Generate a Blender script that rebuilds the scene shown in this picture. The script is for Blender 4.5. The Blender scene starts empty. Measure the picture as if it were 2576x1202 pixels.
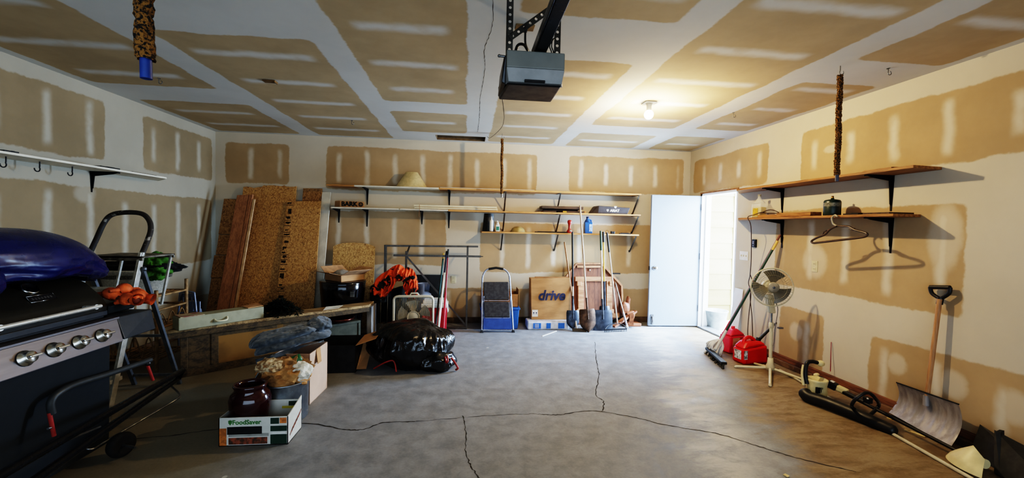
import bpy, bmesh, random
from math import *
from mathutils import Matrix, Vector, noise as mnoise
random.seed(7)
C = bpy.context.scene.collection
# ---------------------------------------------------------------- camera model (2576 x 1202 frame)
F, YAW, PIT, ROL = 1033.6, .109, .030, .0209
D, CH, H, XL, XR = 6.3293, 1.4907, 2.7571, -3.5931, 3.5717
def _basis():
    cy, sy, cp, sp, cr, sr = cos(YAW), sin(YAW), cos(PIT), sin(PIT), cos(ROL), sin(ROL)
    f = Vector((sy*cp, cy*cp, -sp)); u = Vector((sy*sp, cy*sp, cp)); r = Vector((cy, -sy, 0))
    return r*cr + u*sr, u*cr - r*sr, f
R_, U_, F_ = _basis()
CAM = Vector((0, 0, CH))
def ray(x, y): return F_ + R_*((x-1288)/F) - U_*((y-601)/F)
def hit(x, y, ax, v):
    d = ray(x, y); t = (v-CAM[ax])/d[ax]
    return CAM + d*t
def fl(x, y, z=0.0): return hit(x, y, 2, z)       # on a level plane
def at(x, y, Y=D): return hit(x, y, 1, Y)         # on a plane facing the camera
def wx(x, y, X): return hit(x, y, 0, X)           # on a plane parallel to the side walls

cam = bpy.data.cameras.new('camera'); cam.sensor_width = 36; cam.sensor_fit = 'HORIZONTAL'; cam.lens = F/2576*36
cam.clip_start = .05; cam.clip_end = 200
co = bpy.data.objects.new('camera', cam); C.objects.link(co)
m3 = Matrix((R_, U_, -F_)).transposed()
co.matrix_world = Matrix.Translation(CAM) @ m3.to_4x4()
bpy.context.scene.camera = co

# ---------------------------------------------------------------- materials
def lin(c): return tuple((x/12.92 if x <= .04045 else ((x+.055)/1.055)**2.4) for x in (v/255 for v in c))
class NT:
    def __init__(s, name):
        s.m = bpy.data.materials.new(name); s.m.use_nodes = True; s.t = s.m.node_tree; s.n = s.t.nodes
        s.b = s.n['Principled BSDF']; s.x = 0
    def new(s, k, **kw):
        n = s.n.new(k)
        for a, v in kw.items(): setattr(n, a, v)
        return n
    def set(s, sock, v):
        if isinstance(v, bpy.types.NodeSocket): s.t.links.new(v, sock)
        else:
            if sock.type == 'RGBA' and len(v) == 3: v = (*v, 1)
            sock.default_value = v
    def math(s, op, a, b=None, c=None):
        n = s.new('ShaderNodeMath', operation=op)
        for i, v in enumerate((a, b, c)):
            if v is not None: s.set(n.inputs[i], v)
        return n.outputs[0]
    def maprange(s, v, a, b, c=0., d=1., smooth=True):
        n = s.new('ShaderNodeMapRange'); n.interpolation_type = 'SMOOTHSTEP' if smooth else 'LINEAR'
        for i, q in enumerate((v, a, b, c, d)): s.set(n.inputs[i], q)
        return n.outputs[0]
    def mix(s, f, a, b, mode='MIX'):
        n = s.new('ShaderNodeMix', data_type='RGBA', blend_type=mode)
        s.set(n.inputs[0], f); s.set(n.inputs[6], a); s.set(n.inputs[7], b)
        return n.outputs[2]
    def noise(s, vec, scale, detail=3., rough=.55, dist=0.):
        n = s.new('ShaderNodeTexNoise')
        if vec is not None: s.set(n.inputs['Vector'], vec)
        n.inputs['Scale'].default_value = scale; n.inputs['Detail'].default_value = detail
        n.inputs['Roughness'].default_value = rough; n.inputs['Distortion'].default_value = dist
        return n.outputs[0], n.outputs[1]
    def pos(s): return s.new('ShaderNodeNewGeometry').outputs['Position']
    def obj(s): return s.new('ShaderNodeTexCoord').outputs['Object']
    def sep(s, v):
        n = s.new('ShaderNodeSeparateXYZ'); s.set(n.inputs[0], v); return n.outputs
    def comb(s, x, y, z):
        n = s.new('ShaderNodeCombineXYZ')
        for i, v in enumerate((x, y, z)): s.set(n.inputs[i], v)
        return n.outputs[0]
    def scale(s, vec, sc):
        n = s.new('ShaderNodeMapping'); s.set(n.inputs['Vector'], vec); n.inputs['Scale'].default_value = sc; return n.outputs[0]
    def bump(s, h, strength=.3, dist=.01):
        n = s.new('ShaderNodeBump'); n.inputs['Strength'].default_value = strength; n.inputs['Distance'].default_value = dist
        s.set(n.inputs['Height'], h); s.set(s.b.inputs['Normal'], n.outputs[0])
MC = {}
def mat(name, c, rough=.6, metal=0., var=.12, vs=14., stretch=(1, 1, 1), bump=0., bs=60., c2=None, emis=None, trans=0., coat=0., mixlo=.35, mixhi=.65):
    """plain procedural material: base colour broken up by noise"""
    if name in MC: return MC[name]
    t = NT(name); v = t.scale(t.obj(), stretch)
    n, _ = t.noise(v, vs, 4.)
    a = lin(c); b = lin(c2) if c2 else tuple(x*(1-min(.8, var*1.5)) for x in a); hi = a if c2 else tuple(min(1, x*(1+var)) for x in a)
    t.set(t.b.inputs['Base Color'], t.mix(t.maprange(n, mixlo, mixhi), b, hi))
    t.b.inputs['Roughness'].default_value = rough; t.b.inputs['Metallic'].default_value = metal
    t.set(t.b.inputs['Roughness'], t.maprange(n, .3, .7, min(1, rough+.06), max(.02, rough-.06)))
    if coat: t.b.inputs['Coat Weight'].default_value = coat
    if trans: t.b.inputs['Transmission Weight'].default_value = trans
    if emis: t.b.inputs['Emission Color'].default_value = (*lin(emis[0]), 1); t.b.inputs['Emission Strength'].default_value = emis[1]
    if bump:
        h, _ = t.noise(v, bs, 3.); t.bump(h, bump, .01)
    MC[name] = t.m
    return t.m

def drywall(name, ax, rects, s0, sp, along=0, mud=(206, 198, 178), tan=(176, 146, 102), sw=.035, samt=.6, spots=(), inset=.07, seed=0., keep=None):
    """bare gypsum board: tan paper panels framed by mudded joints, skim streaks over the fastener rows"""
    t = NT(name); p = t.pos(); s = t.sep(p); u0, v0 = s[ax[0]], s[ax[1]]
    pv = t.new('ShaderNodeVectorMath', operation='ADD'); t.set(pv.inputs[0], p); pv.inputs[1].default_value = (seed, seed*2, seed*3); pv = pv.outputs[0]
    _, cl_ = t.noise(pv, 2.6, 4., .6); _, cf = t.noise(pv, 30., 2.)
    a = t.sep(cl_); f = t.sep(cf)
    def warp(x, i): return t.math('ADD', t.math('MULTIPLY_ADD', t.math('SUBTRACT', a[i], .5), .085, x), t.math('MULTIPLY', t.math('SUBTRACT', f[i], .5), .02))
    u, v = warp(u0, 0), warp(v0, 1)
    Dm = None
    for (ua, ub, va, vb) in rects:
        d1 = t.math('SMOOTH_MIN', t.math('SUBTRACT', u, ua), t.math('SUBTRACT', ub, u), .03)
        d2 = t.math('SMOOTH_MIN', t.math('SUBTRACT', v, va), t.math('SUBTRACT', vb, v), .03)
        d = t.math('SMOOTH_MIN', d1, d2, .09)
        Dm = d if Dm is None else t.math('MAXIMUM', Dm, d)
    tanm = t.maprange(Dm, -.004, .016)
    w = (u0, v0)[along]
    tt = t.math('DIVIDE', t.math('SUBTRACT', w, s0), sp)
    idx = t.math('ROUND', tt); wob, _ = t.noise(pv, 5., 3.)
    fr = t.math('ABSOLUTE', t.math('ADD', t.math('MULTIPLY', t.math('SUBTRACT', tt, idx), sp), t.math('MULTIPLY', t.math('SUBTRACT', wob, .5), sw*1.1)))
    wn = t.new('ShaderNodeTexWhiteNoise', noise_dimensions='1D'); t.set(wn.inputs['W'], t.math('ADD', idx, seed))
    rnd = wn.outputs[0]
    st = t.maprange(fr, sw*.05, sw*1.15, 1., 0.)
    ins = t.math('MULTIPLY_ADD', rnd, .09, inset)
    st = t.math('MULTIPLY', st, t.maprange(t.math('SUBTRACT', Dm, ins), 0., .09))
    blot, _ = t.noise(pv, 6., 3.)
    st = t.math('MULTIPLY', st, t.maprange(blot, .25, .5, .65, 1.))
    st = t.math('MULTIPLY', st, samt)
    for (su, sv, ru, rv) in spots:
        e = t.math('POWER', t.math('DIVIDE', t.math('SUBTRACT', u, su), ru), 2.)
        e = t.math('ADD', e, t.math('POWER', t.math('DIVIDE', t.math('SUBTRACT', v, sv), rv), 2.))
        st = t.math('MAXIMUM', st, t.maprange(e, .3, 1.1, .62, 0.))
    tone, _ = t.noise(pv, 1.4, 5., .65)
    m_, t_ = lin(mud), lin(tan)
    mudc = t.mix(t.maprange(tone, .3, .7), tuple(x*.92 for x in m_), m_)
    tanc = t.mix(t.maprange(tone, .3, .7), tuple(x*.84 for x in t_), t_)
    tanc = t.mix(st, tanc, tuple(min(1, x*1.04) for x in m_))
    t.set(t.b.inputs['Base Color'], t.mix(tanm, mudc, tanc))
    t.b.inputs['Roughness'].default_value = .92; t.b.inputs['Specular IOR Level'].default_value = .2
    fine, _ = t.noise(p, 140., 2.)
    t.bump(t.math('MULTIPLY_ADD', tanm, -.35, t.math('MULTIPLY', fine, .25)), .25, .004)
    return t.m

def wood(name, c, c2, rough=.6, axis=2, scale=9.):
    if name in MC: return MC[name]
    t = NT(name); st = [scale*1.0]*3; st[axis] = scale*.09
    v = t.scale(t.obj(), st)
    n, _ = t.noise(v, 3.2, 6., .62, .6); g, _ = t.noise(v, 14., 2.)
    f = t.math('MULTIPLY_ADD', g, .3, t.math('MULTIPLY', n, .7))
    t.set(t.b.inputs['Base Color'], t.mix(t.maprange(f, .36, .62), lin(c2), lin(c)))
    t.b.inputs['Roughness'].default_value = rough; t.bump(f, .15, .004)
    MC[name] = t.m; return t.m

def osb(name, c=(206, 164, 108), c2=(156, 112, 66)):
    if name in MC: return MC[name]
    t = NT(name); o = t.obj()
    _, w = t.noise(o, 16., 2.)
    mv = t.new('ShaderNodeVectorMath', operation='MULTIPLY_ADD'); t.set(mv.inputs[0], w); mv.inputs[1].default_value = (.05, .05, .05); t.set(mv.inputs[2], o)
    vo = t.new('ShaderNodeTexVoronoi'); t.set(vo.inputs['Vector'], t.scale(mv.outputs[0], (1, 1, .55))); vo.inputs['Scale'].default_value = 105.
    n, _ = t.noise(t.scale(mv.outputs[0], (1, 1, .5)), 60., 3., .7)
    ch = t.sep(vo.outputs['Color'])[0]
    f = t.math('ADD', t.math('MULTIPLY', ch, .42), t.math('MULTIPLY', n, .58))
    n5, _ = t.noise(t.scale(mv.outputs[0], (1, 1, .45)), 55., 4., .75)
    col = t.mix(t.maprange(f, .2, .75), lin(c2), lin(c))
    col = t.mix(t.maprange(n5, .56, .66), col, tuple(x*.45 for x in lin(c2)))
    t.set(t.b.inputs['Base Color'], col); t.b.inputs['Roughness'].default_value = .75
    t.bump(f, .25, .004); MC[name] = t.m; return t.m

# ---------------------------------------------------------------- mesh builder (everything stored in world coordinates)
def frame(loc=(0, 0, 0), rz=0., rx=0., ry=0.):
    return Matrix.Translation(Vector(loc)) @ Matrix.Rotation(rz, 4, 'Z') @ Matrix.Rotation(ry, 4, 'Y') @ Matrix.Rotation(rx, 4, 'X')
I4 = Matrix.Identity(4)
class MB:
    def __init__(s, T=None): s.T = T or I4; s.v = []; s.f = []; s.sm = []; s.mi = []; s.cur = 0
    def add(s, vs, fs, smooth=False, T=None):
        M = s.T if T is None else s.T @ T; o = len(s.v)
        s.v += [M @ Vector(p) for p in vs]; s.f += [tuple(i+o for i in q) for q in fs]
        s.sm += [smooth]*len(fs); s.mi += [s.cur]*len(fs); return s
    def slot(s, i): s.cur = i; return s
    def box(s, c, d, T=None, rz=0., taper=(1, 1)):
        x, y, z = (k/2 for k in d); cx, cy, cz = c; a, b = taper
        vs = [(-x, -y, -z), (x, -y, -z), (x, y, -z), (-x, y, -z), (-x*a, -y*b, z), (x*a, -y*b, z), (x*a, y*b, z), (-x*a, y*b, z)]
        if rz: vs = [(p[0]*cos(rz)-p[1]*sin(rz), p[0]*sin(rz)+p[1]*cos(rz), p[2]) for p in vs]
        vs = [(p[0]+cx, p[1]+cy, p[2]+cz) for p in vs]
        return s.add(vs, [(0, 3, 2, 1), (4, 5, 6, 7), (0, 1, 5, 4), (1, 2, 6, 5), (2, 3, 7, 6), (3, 0, 4, 7)], False, T)
    def mm(s, a, b): return s.box([(p+q)/2 for p, q in zip(a, b)], [abs(q-p) for p, q in zip(a, b)])
    def hexa(s, p): return s.add(p, [(0, 3, 2, 1), (4, 5, 6, 7), (0, 1, 5, 4), (1, 2, 6, 5), (2, 3, 7, 6), (3, 0, 4, 7)])
    def slab(s, quad, th):
        """a board: quad of corners, thickened along its normal by th (positive = along normal)"""
        q = [Vector(p) for p in quad]; n = (q[1]-q[0]).cross(q[3]-q[0]).normalized()*th
        return s.hexa([*q, *[p+n for p in q]])
    def beam(s, a, b, w, h, up=(0, 0, 1)):
        a, b, up = Vector(a), Vector(b), Vector(up); d = (b-a).normalized(); r = d.cross(up)
        if r.length < 1e-4: r = d.cross(Vector((1, 0, 0)))
        r.normalize(); u = r.cross(d); r = r*w/2; u = u*h/2
        return s.hexa([a-r-u, a+r-u, a+r+u, a-r+u, b-r-u, b+r-u, b+r+u, b-r+u])
    def tube(s, pts, r, seg=10, closed=False, caps=True, flat=1.):
        P = [Vector(p) for p in pts]; n = len(P); rs = r if isinstance(r, (list, tuple)) else [r]*n
        vs, fs = [], []; prev = None
        for i in range(n):
            if closed: d = P[(i+1) % n]-P[i-1]
            else: d = P[min(i+1, n-1)]-P[max(i-1, 0)]
            d = d.normalized() if d.length > 1e-9 else Vector((0, 0, 1))
            if prev is None:
                a = Vector((0, 0, 1)) if abs(d.z) < .9 else Vector((1, 0, 0))
                e = d.cross(a).normalized()
            else:
                e = prev-d*prev.dot(d); e = e.normalized() if e.length > 1e-6 else d.orthogonal().normalized()
            prev = e; g = d.cross(e)
            for k in range(seg):
                t = 2*pi*k/seg; vs.append(P[i]+e*cos(t)*rs[i]+g*sin(t)*rs[i]*flat)
        for i in range(n if closed else n-1):
            j = (i+1) % n
            for k in range(seg): fs.append((i*seg+k, i*seg+(k+1) % seg, j*seg+(k+1) % seg, j*seg+k))
        s.add(vs, fs, True)
        if caps and not closed: s.add(vs[:seg], [tuple(range(seg-1, -1, -1))]); s.add(vs[-seg:], [tuple(range(seg))])
        return s
    def lathe(s, prof, c=(0, 0, 0), seg=28, T=None, sx=1., sy=1., smooth=True, arc=1.):
        vs, fs = [], []; n = len(prof); full = arc >= .999; m = seg if full else seg+1
        for r, z in prof:
            for k in range(m):
                t = 2*pi*arc*k/seg; vs.append((c[0]+r*cos(t)*sx, c[1]+r*sin(t)*sy, c[2]+z))
        for i in range(n-1):
            for k in range(seg):
                k2 = (k+1) % m; fs.append((i*m+k, i*m+k2, (i+1)*m+k2, (i+1)*m+k))
        return s.add(vs, fs, smooth, T)
    def cyl(s, a, b, r, r2=None, seg=20):
        return s.tube([a, b], [r, r if r2 is None else r2], seg)
    def prism(s, poly, dz, T=None):
        """2-D outline in local xy, thickness dz along local z"""
        n = len(poly); vs = [(x, y, 0) for x, y in poly]+[(x, y, dz) for x, y in poly]
        fs = [tuple(range(n-1, -1, -1)), tuple(range(n, 2*n))]+[(i, (i+1) % n, n+(i+1) % n, n+i) for i in range(n)]
        return s.add(vs, fs, False, T)
    def grid(s, fn, nu, nv, smooth=True, wrap=False):
        vs = [fn(i/(nu-1), j/(nv-1)) for j in range(nv) for i in range(nu)]
        fs = [(j*nu+i, j*nu+i+1, (j+1)*nu+i+1, (j+1)*nu+i) for j in range(nv-1) for i in range(nu-1)]
        return s.add(vs, fs, smooth)
    def blob(s, c, rad, disp=None, sub=4, T=None, smooth=True):
        bm = bmesh.new(); bmesh.ops.create_icosphere(bm, subdivisions=sub, radius=1.)
        vs = []
        for v in bm.verts:
            p = v.co.copy(); k = disp(p) if disp else 1.
            if isinstance(k, Vector): q = k
            else: q = Vector((p.x*rad[0], p.y*rad[1], p.z*rad[2]))*k
            vs.append(q+Vector(c))
        fs = [tuple(v.index for v in f.verts) for f in bm.faces]; bm.free()
        return s.add(vs, fs, smooth, T)
def arc(c, r, a0, a1, n, ax=0, ay=2, w=None):
    out = []
    for i in range(n+1):
        t = a0+(a1-a0)*i/n; p = list(c); p[ax] += r*cos(t); p[ay] += (w or r)*sin(t); out.append(tuple(p))
    return out
def smooth_path(pts, n=8, closed=False):
    P = [Vector(p) for p in pts]; out = []; m = len(P)
    for i in range(m if closed else m-1):
        if closed: p0, p1, p2, p3 = P[i-1], P[i], P[(i+1) % m], P[(i+2) % m]
        else: p0, p1, p2, p3 = P[max(i-1, 0)], P[i], P[i+1], P[min(i+2, m-1)]
        for k in range(n):
            t = k/n; out.append(.5*((2*p1)+(p2-p0)*t+(2*p0-5*p1+4*p2-p3)*t*t+(3*p1-p0-3*p2+p3)*t**3))
    if not closed: out.append(P[-1])
    return out

WM = {}
def base(name, label, cat, loc, rz=0., group=None):
    o = bpy.data.objects.new(name, None); C.objects.link(o); o.empty_display_size = .1
    o.location = loc; o.rotation_euler = (0, 0, rz); WM[o] = frame(loc, rz)
    tag(o, label, cat, group); return o
def tag(o, label=None, cat=None, group=None, kind=None):
    if label: o['label'] = label
    if cat: o['category'] = cat
    if group: o['group'] = group
    if kind: o['kind'] = kind
    return o
def _mesh(mb, name, mats, Winv, bevel):
    me = bpy.data.meshes.new(name)
    me.from_pydata([Winv @ v for v in mb.v], [], mb.f)
    for m in (mats if isinstance(mats, (list, tuple)) else [mats]): me.materials.append(m)
    me.polygons.foreach_set('use_smooth', mb.sm); me.polygons.foreach_set('material_index', mb.mi); me.update()
    o = bpy.data.objects.new(name, me); C.objects.link(o)
    if bevel:
        b = o.modifiers.new('bevel', 'BEVEL'); b.width = bevel; b.segments = 2; b.limit_method = 'ANGLE'; b.angle_limit = radians(40)
    return o
def part(mb, name, mats, parent, bevel=0, label=None):
    W = WM[parent]; o = _mesh(mb, name, mats, W.inverted(), bevel); o.parent = parent; WM[o] = W
    if label: o['label'] = label
    return o
def single(mb, name, mats, label, cat, loc=None, bevel=0, group=None, kind=None):
    if loc is None:
        n = len(mb.v); loc = (sum(v.x for v in mb.v)/n, sum(v.y for v in mb.v)/n, min(v.z for v in mb.v))
    W = Matrix.Translation(Vector(loc)); o = _mesh(mb, name, mats, W.inverted(), bevel); o.location = loc; WM[o] = W
    return tag(o, label, cat, group, kind)
def struct(mb, name, mats, bevel=0, parent=None):
    if parent: return part(mb, name, mats, parent, bevel)
    o = _mesh(mb, name, mats, I4, bevel); WM[o] = I4; o['kind'] = 'structure'; return o
def text(s, size, T, m, parent, name='lettering', shear=0., bold=0., spacing=1.):
    """lettering lying in local xy of T, centred"""
    cu = bpy.data.curves.new(name, 'FONT'); cu.body = s; cu.size = size; cu.shear = shear; cu.offset = bold; cu.extrude = .0008
    cu.space_character = spacing; cu.align_x = 'CENTER'; cu.align_y = 'CENTER'; cu.resolution_u = 3
    o = bpy.data.objects.new(name, cu); C.objects.link(o)
    dg = bpy.context.evaluated_depsgraph_get(); dg.update()
    me = bpy.data.meshes.new_from_object(o.evaluated_get(dg))
    bpy.data.objects.remove(o)
    mb = MB(T).add([v.co.copy() for v in me.vertices], [tuple(p.vertices) for p in me.polygons])
    bpy.data.meshes.remove(me)
    return part(mb, name, m, parent)
def face_y(p, ry=0.): # text plane facing -y (toward the camera)
    return Matrix.Translation(Vector(p)) @ Matrix.Rotation(ry, 4, 'Y') @ Matrix.Rotation(pi/2, 4, 'X')
def nz(p, sc, seed=0.): return mnoise.noise(Vector((p[0]*sc+seed, p[1]*sc-seed*.7, p[2]*sc+seed*1.3)))
# ================================================================= THE ROOM
YF = -1.4
SX0, SSP = -1.897, .4064
MUD = (204, 195, 178); TAN = (182, 158, 126)
m_left = drywall('drywall_left_dimmed', (1, 2), [(1.6, 4.53, 2.05, 2.64), (5.0, 6.25, 2.04, 2.64), (1.4, 6.24, .93, 1.79), (3., 6.2, -.2, .47)], 3.96, .4, 0, (164, 157, 142), (142, 126, 101), .055, .95, inset=.0, seed=1.3, spots=[(4.3, 1.72, .14, .1)])  # left mud and tan toned down, standing in for dimmer light on this side
m_back = drywall('drywall_back', (0, 2), [(-3.47, -2.59, 2.03, 2.62), (-2.08, 1.06, 1.98, 2.62), (1.57, 3.46, 2.05, 2.63), (-2.6, -.32, .88, 1.69), (.19, 3.4, .77, 1.56), (-3.4, 3.44, -.2, .54)], SX0, SSP, 0, MUD, TAN, .05, .95, seed=4.1, inset=.0)
m_right = drywall('drywall_right', (1, 2), [(4.58, 6.22, 2.07, 2.58), (1.0, 4.11, 2.03, 2.58), (2.58, 4.42, .89, 1.74), (3.72, 4.32, -.1, .66), (1.0, 3.25, -.1, .61)], 3.13, .4, 0, MUD, TAN, .055, .9, seed=8.7, inset=.03,
                  spots=[(3.74, 2.33, .09, .05), (3.87, 1.2, .17, .2), (3.02, .42, .09, .1), (2.62, .4, .1, .13), (2.28, .38, .12, .13), (2.72, 1.48, .13, .3), (4.08, .42, .1, .1)])
m_ceil = drywall('drywall_ceiling', (0, 1), [(-3.5, -2.40, -1.3, 4.30), (-3.5, -2.40, 4.8, 6.25), (-2.16, -1.10, 3.03, 6.25), (-2.16, -1.1, -1.3, 2.3), (-.88, -.02, -1., 4.38), (-.9, -.02, 4.75, 5.75),
                 (.28, 1.26, -1., 2.45), (.28, 1.26, 3.07, 6.2), (1.47, 2.54, -1., 4.95), (1.47, 2.54, 5.35, 6.25), (2.78, 3.5, -1., 2.75), (2.78, 3.5, 3.2, 4.9), (2.78, 3.5, 5.3, 6.25)],
                 3.37, .61, 1, (200, 198, 191), (182, 162, 131), .08, .9, inset=.05, seed=2.2)

def floor_material():
    t = NT('concrete_floor'); p = t.pos(); s = t.sep(p)
    n1, c1 = t.noise(p, .9, 6., .62); n2, _ = t.noise(p, 7., 6., .7, .2); n3, _ = t.noise(p, 60., 3., .6)
    sv = t.scale(p, (1., 2.6, 1.)); n4, _ = t.noise(sv, 2.6, 7., .74, .35)
    gray = t.mix(t.maprange(n2, .3, .7), lin((122, 125, 130)), lin((148, 151, 156)))
    brown = t.mix(t.maprange(n4, .36, .62), lin((116, 98, 74)), lin((148, 132, 108)))
    e = t.math('SUBTRACT', s[0], t.math('MULTIPLY_ADD', s[1], .31, 1.01))
    e = t.math('ADD', e, t.math('MULTIPLY', t.math('SUBTRACT', n1, .5), 1.1))
    e = t.math('ADD', e, t.math('MULTIPLY', t.math('SUBTRACT', n4, .5), .5))
    col = t.mix(t.maprange(e, .22, .55), gray, brown)
    band = t.math('MULTIPLY', t.maprange(t.math('ABSOLUTE', e), .05, .33, 1., 0.), t.maprange(n4, .35, .6, .25, 1.))
    col = t.mix(t.math('MULTIPLY', band, .95), col, lin((186, 186, 184)))
    col = t.mix(t.math('MULTIPLY', t.maprange(n4, .58, .75), .35), col, lin((118, 106, 92)))
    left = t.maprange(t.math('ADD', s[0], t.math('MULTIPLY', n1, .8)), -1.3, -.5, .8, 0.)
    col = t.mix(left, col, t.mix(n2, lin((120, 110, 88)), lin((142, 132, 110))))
    v = t.new('ShaderNodeTexVoronoi', feature='F1'); t.set(v.inputs['Vector'], p); v.inputs['Scale'].default_value = 3.1
    fleck = t.math('MULTIPLY', t.maprange(v.outputs['Distance'], .035, .06, 1., 0.), t.maprange(t.sep(v.outputs['Color'])[0], .62, .66))
    col = t.mix(t.math('MULTIPLY', fleck, .55), col, lin((214, 208, 196)))
    col = t.mix(.35, col, t.mix(n3, lin((90, 88, 84)), lin((220, 218, 214))), 'SOFT_LIGHT')
    t.set(t.b.inputs['Base Color'], col); t.set(t.b.inputs['Roughness'], t.maprange(n2, .3, .7, .5, .72))
    t.b.inputs['Specular IOR Level'].default_value = .35
    t.bump(t.math('MULTIPLY_ADD', n3, .3, n2), .2, .006); return t.m
m_floor = floor_material()
m_crack = mat('crack_shadow', (52, 46, 40), .95)
m_gravel = mat('outside_concrete', (205, 200, 190), .9, vs=6)

def ribbon(mb, pts, w, z, jit=.012, n=10, up=1):
    P = smooth_path([Vector((p[0], p[1], 0)) for p in pts], n); vs = []; fs = []
    for i, p in enumerate(P):
        d = (P[min(i+1, len(P)-1)]-P[max(i-1, 0)]).normalized(); nn = Vector((-d.y, d.x, 0))
        o = nn*(random.random()-.5)*jit; ww = w*(.3+random.random()*.9)
        vs += [(p.x+o.x+nn.x*ww/2, p.y+o.y+nn.y*ww/2, z), (p.x+o.x-nn.x*ww/2, p.y+o.y-nn.y*ww/2, z)]
    for i in range(len(P)-1):
        q = (2*i, 2*i+1, 2*i+3, 2*i+2); fs.append(q if up > 0 else q[::-1])
    mb.add(vs, fs)
fb = MB().mm((XL-.12, YF, -.1), (XR, D+.12, 0))
fb.slot(1)
ribbon(fb, [(-2.9, 2.95), (-2.12, 3.01), (-1.75, 3.1), (-1.19, 3.15), (-.88, 3.05), (-.73, 3.03), (-.585, 3.13), (-.365, 3.13)], .012, .0012)
ribbon(fb, [(-.36, 3.13), (.196, 3.19), (.515, 3.2), (.62, 3.185)], .005, .0012)
ribbon(fb, [(.62, 3.185), (.765, 3.17), (1.04, 3.223), (1.356, 3.08), (1.52, 2.955), (1.845, 2.8), (2.03, 2.62), (2.19, 2.46), (2.45, 2.28)], .010, .0012)
ribbon(fb, [(1.695, 5.2), (1.5, 4.556), (1.371, 4.05), (1.184, 3.56), (1.193, 3.39), (1.12, 3.2)], .010, .0012)
ribbon(fb, [(-.007, 3.2), (.016, 2.92), (.017, 2.66), (.061, 2.48), (.095, 2.4), (.16, 2.2)], .008, .0012)
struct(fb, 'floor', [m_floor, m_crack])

# ceiling with the attic hatch slot cut through it
hx0, hx1, hy0, hy1 = -.47, .24, 5.90, 6.22
cb = MB()
for a, b in (((XL-.12, YF), (hx0, D+.12)), ((hx1, YF), (XR+.12, D+.12)), ((hx0, YF), (hx1, hy0)), ((hx0, hy1), (hx1, D+.12))):
    cb.mm((*a, H), (*b, H+.1))
cb.mm((hx0-.05, hy0-.05, H+.1), (hx0, hy1+.05, H+.45)); cb.mm((hx1, hy0-.05, H+.1), (hx1+.05, hy1+.05, H+.45))
cb.mm((hx0, hy0-.05, H+.1), (hx1, hy0, H+.45)); cb.mm((hx0, hy1, H+.1), (hx1, hy1+.05, H+.45)); cb.mm((hx0-.05, hy0-.05, H+.45), (hx1+.05, hy1+.05, H+.5))
cb.slot(2).mm((hx0+.001, hy0+.001, H+.06), (hx1-.001, hy1-.001, H+.09)).mm((hx0+.001, hy0+.001, H+.001), (hx1-.001, hy0+.006, H+.09)).mm((hx0+.001, hy1-.006, H+.001), (hx1-.001, hy1-.001, H+.09)).mm((hx0+.001, hy0, H+.001), (hx0+.006, hy1, H+.09)).mm((hx1-.006, hy0, H+.001), (hx1-.001, hy1, H+.09))
cb.slot(1)
ribbon(cb, [(.13, 1.2), (.10, 2.0), (.135, 2.6), (.10, 3.0), (.12, 3.4), (.105, 4.2), (.12, 4.9), (.115, 5.6)], .0045, H-.0012, .006, 14, -1)
struct(cb, 'ceiling', [m_ceil, m_crack, mat('hatch_shade', (112, 92, 66), .9)])  # hatch lining coloured dark tan to stand for shade inside the slot

W_ = .12
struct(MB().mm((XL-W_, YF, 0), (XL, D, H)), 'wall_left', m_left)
struct(MB().mm((XL-W_, D, 0), (XR+W_, D+W_, H)), 'wall_back', m_back)
DY0, DY1, DZ = 5.125, 5.972, 2.05
wr = MB().mm((XR, YF, 0), (XR+W_, DY0, H)).mm((XR, DY1, 0), (XR+W_, D, H)).mm((XR, DY0, DZ), (XR+W_, DY1, H))
struct(wr, 'wall_right', m_right)
m_plain = mat('front_wall_board', (190, 165, 125), .9, vs=2)
wf = MB().mm((XL-W_, YF-W_, 0), (-2.6, YF, H)).mm((2.6, YF-W_, 0), (XR+W_, YF, H)).mm((-2.6, YF-W_, 2.2), (2.6, YF, H))
struct(wf, 'wall_front', m_plain)

# footings and sill plates showing below the board
m_curb = mat('footing_concrete', (112, 88, 68), .9, var=.25, vs=9); m_plate = wood('sill_plate', (134, 90, 64), (92, 60, 44), .7, 1)
m_curb2 = mat('footing_back', (96, 78, 62), .95, var=.3, vs=7)
struct(MB().mm((XR-.06, YF, 0), (XR, DY0-.22, .055)), 'baseboard_right', m_curb, .006)
struct(MB().mm((XR-.035, YF, .055), (XR, DY0-.22, .105)), 'trim_1', m_plate, .003)
struct(MB().mm((XL, D-.035, 0), (XR, D, .085)), 'baseboard_back', m_curb2, .004)
struct(MB().mm((XL, YF, 0), (XL+.03, D-.035, .08)), 'baseboard_left', m_curb2, .004)

# doorway, door leaf, what shows outside
m_white = mat('white_paint', (226, 228, 230), .45, var=.04, vs=5)
m_brownedge = mat('raw_jamb_edge', (138, 98, 62), .8)
jm = MB().mm((XR-.012, DY1-.03, 0), (XR+W_+.02, DY1, DZ)).mm((XR-.0, DY0, 0), (XR+W_+.02, DY0+.03, DZ)).mm((XR-.012, DY0, DZ-.03), (XR+W_+.02, DY1, DZ))
jm.mm((XR+.05, DY1-.045, 0), (XR+.07, DY1-.03, DZ-.03)).mm((XR+.05, DY0+.03, 0), (XR+.07, DY0+.045, DZ-.03))
jm.slot(1).mm((XR-.014, DY0-.02, DZ), (XR+.0, DY1+.02, DZ+.022)).mm((XR-.014, DY1, 0), (XR, DY1+.014, DZ))
struct(jm, 'trim_2', [m_white, m_brownedge])
m_sill = mat('door_threshold', (150, 152, 156), .4, .6)
struct(MB().mm((XR-.02, DY0+.03, 0), (XR+W_+.03, DY1-.03, .022)), 'trim_3', m_sill, .004)
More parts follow.
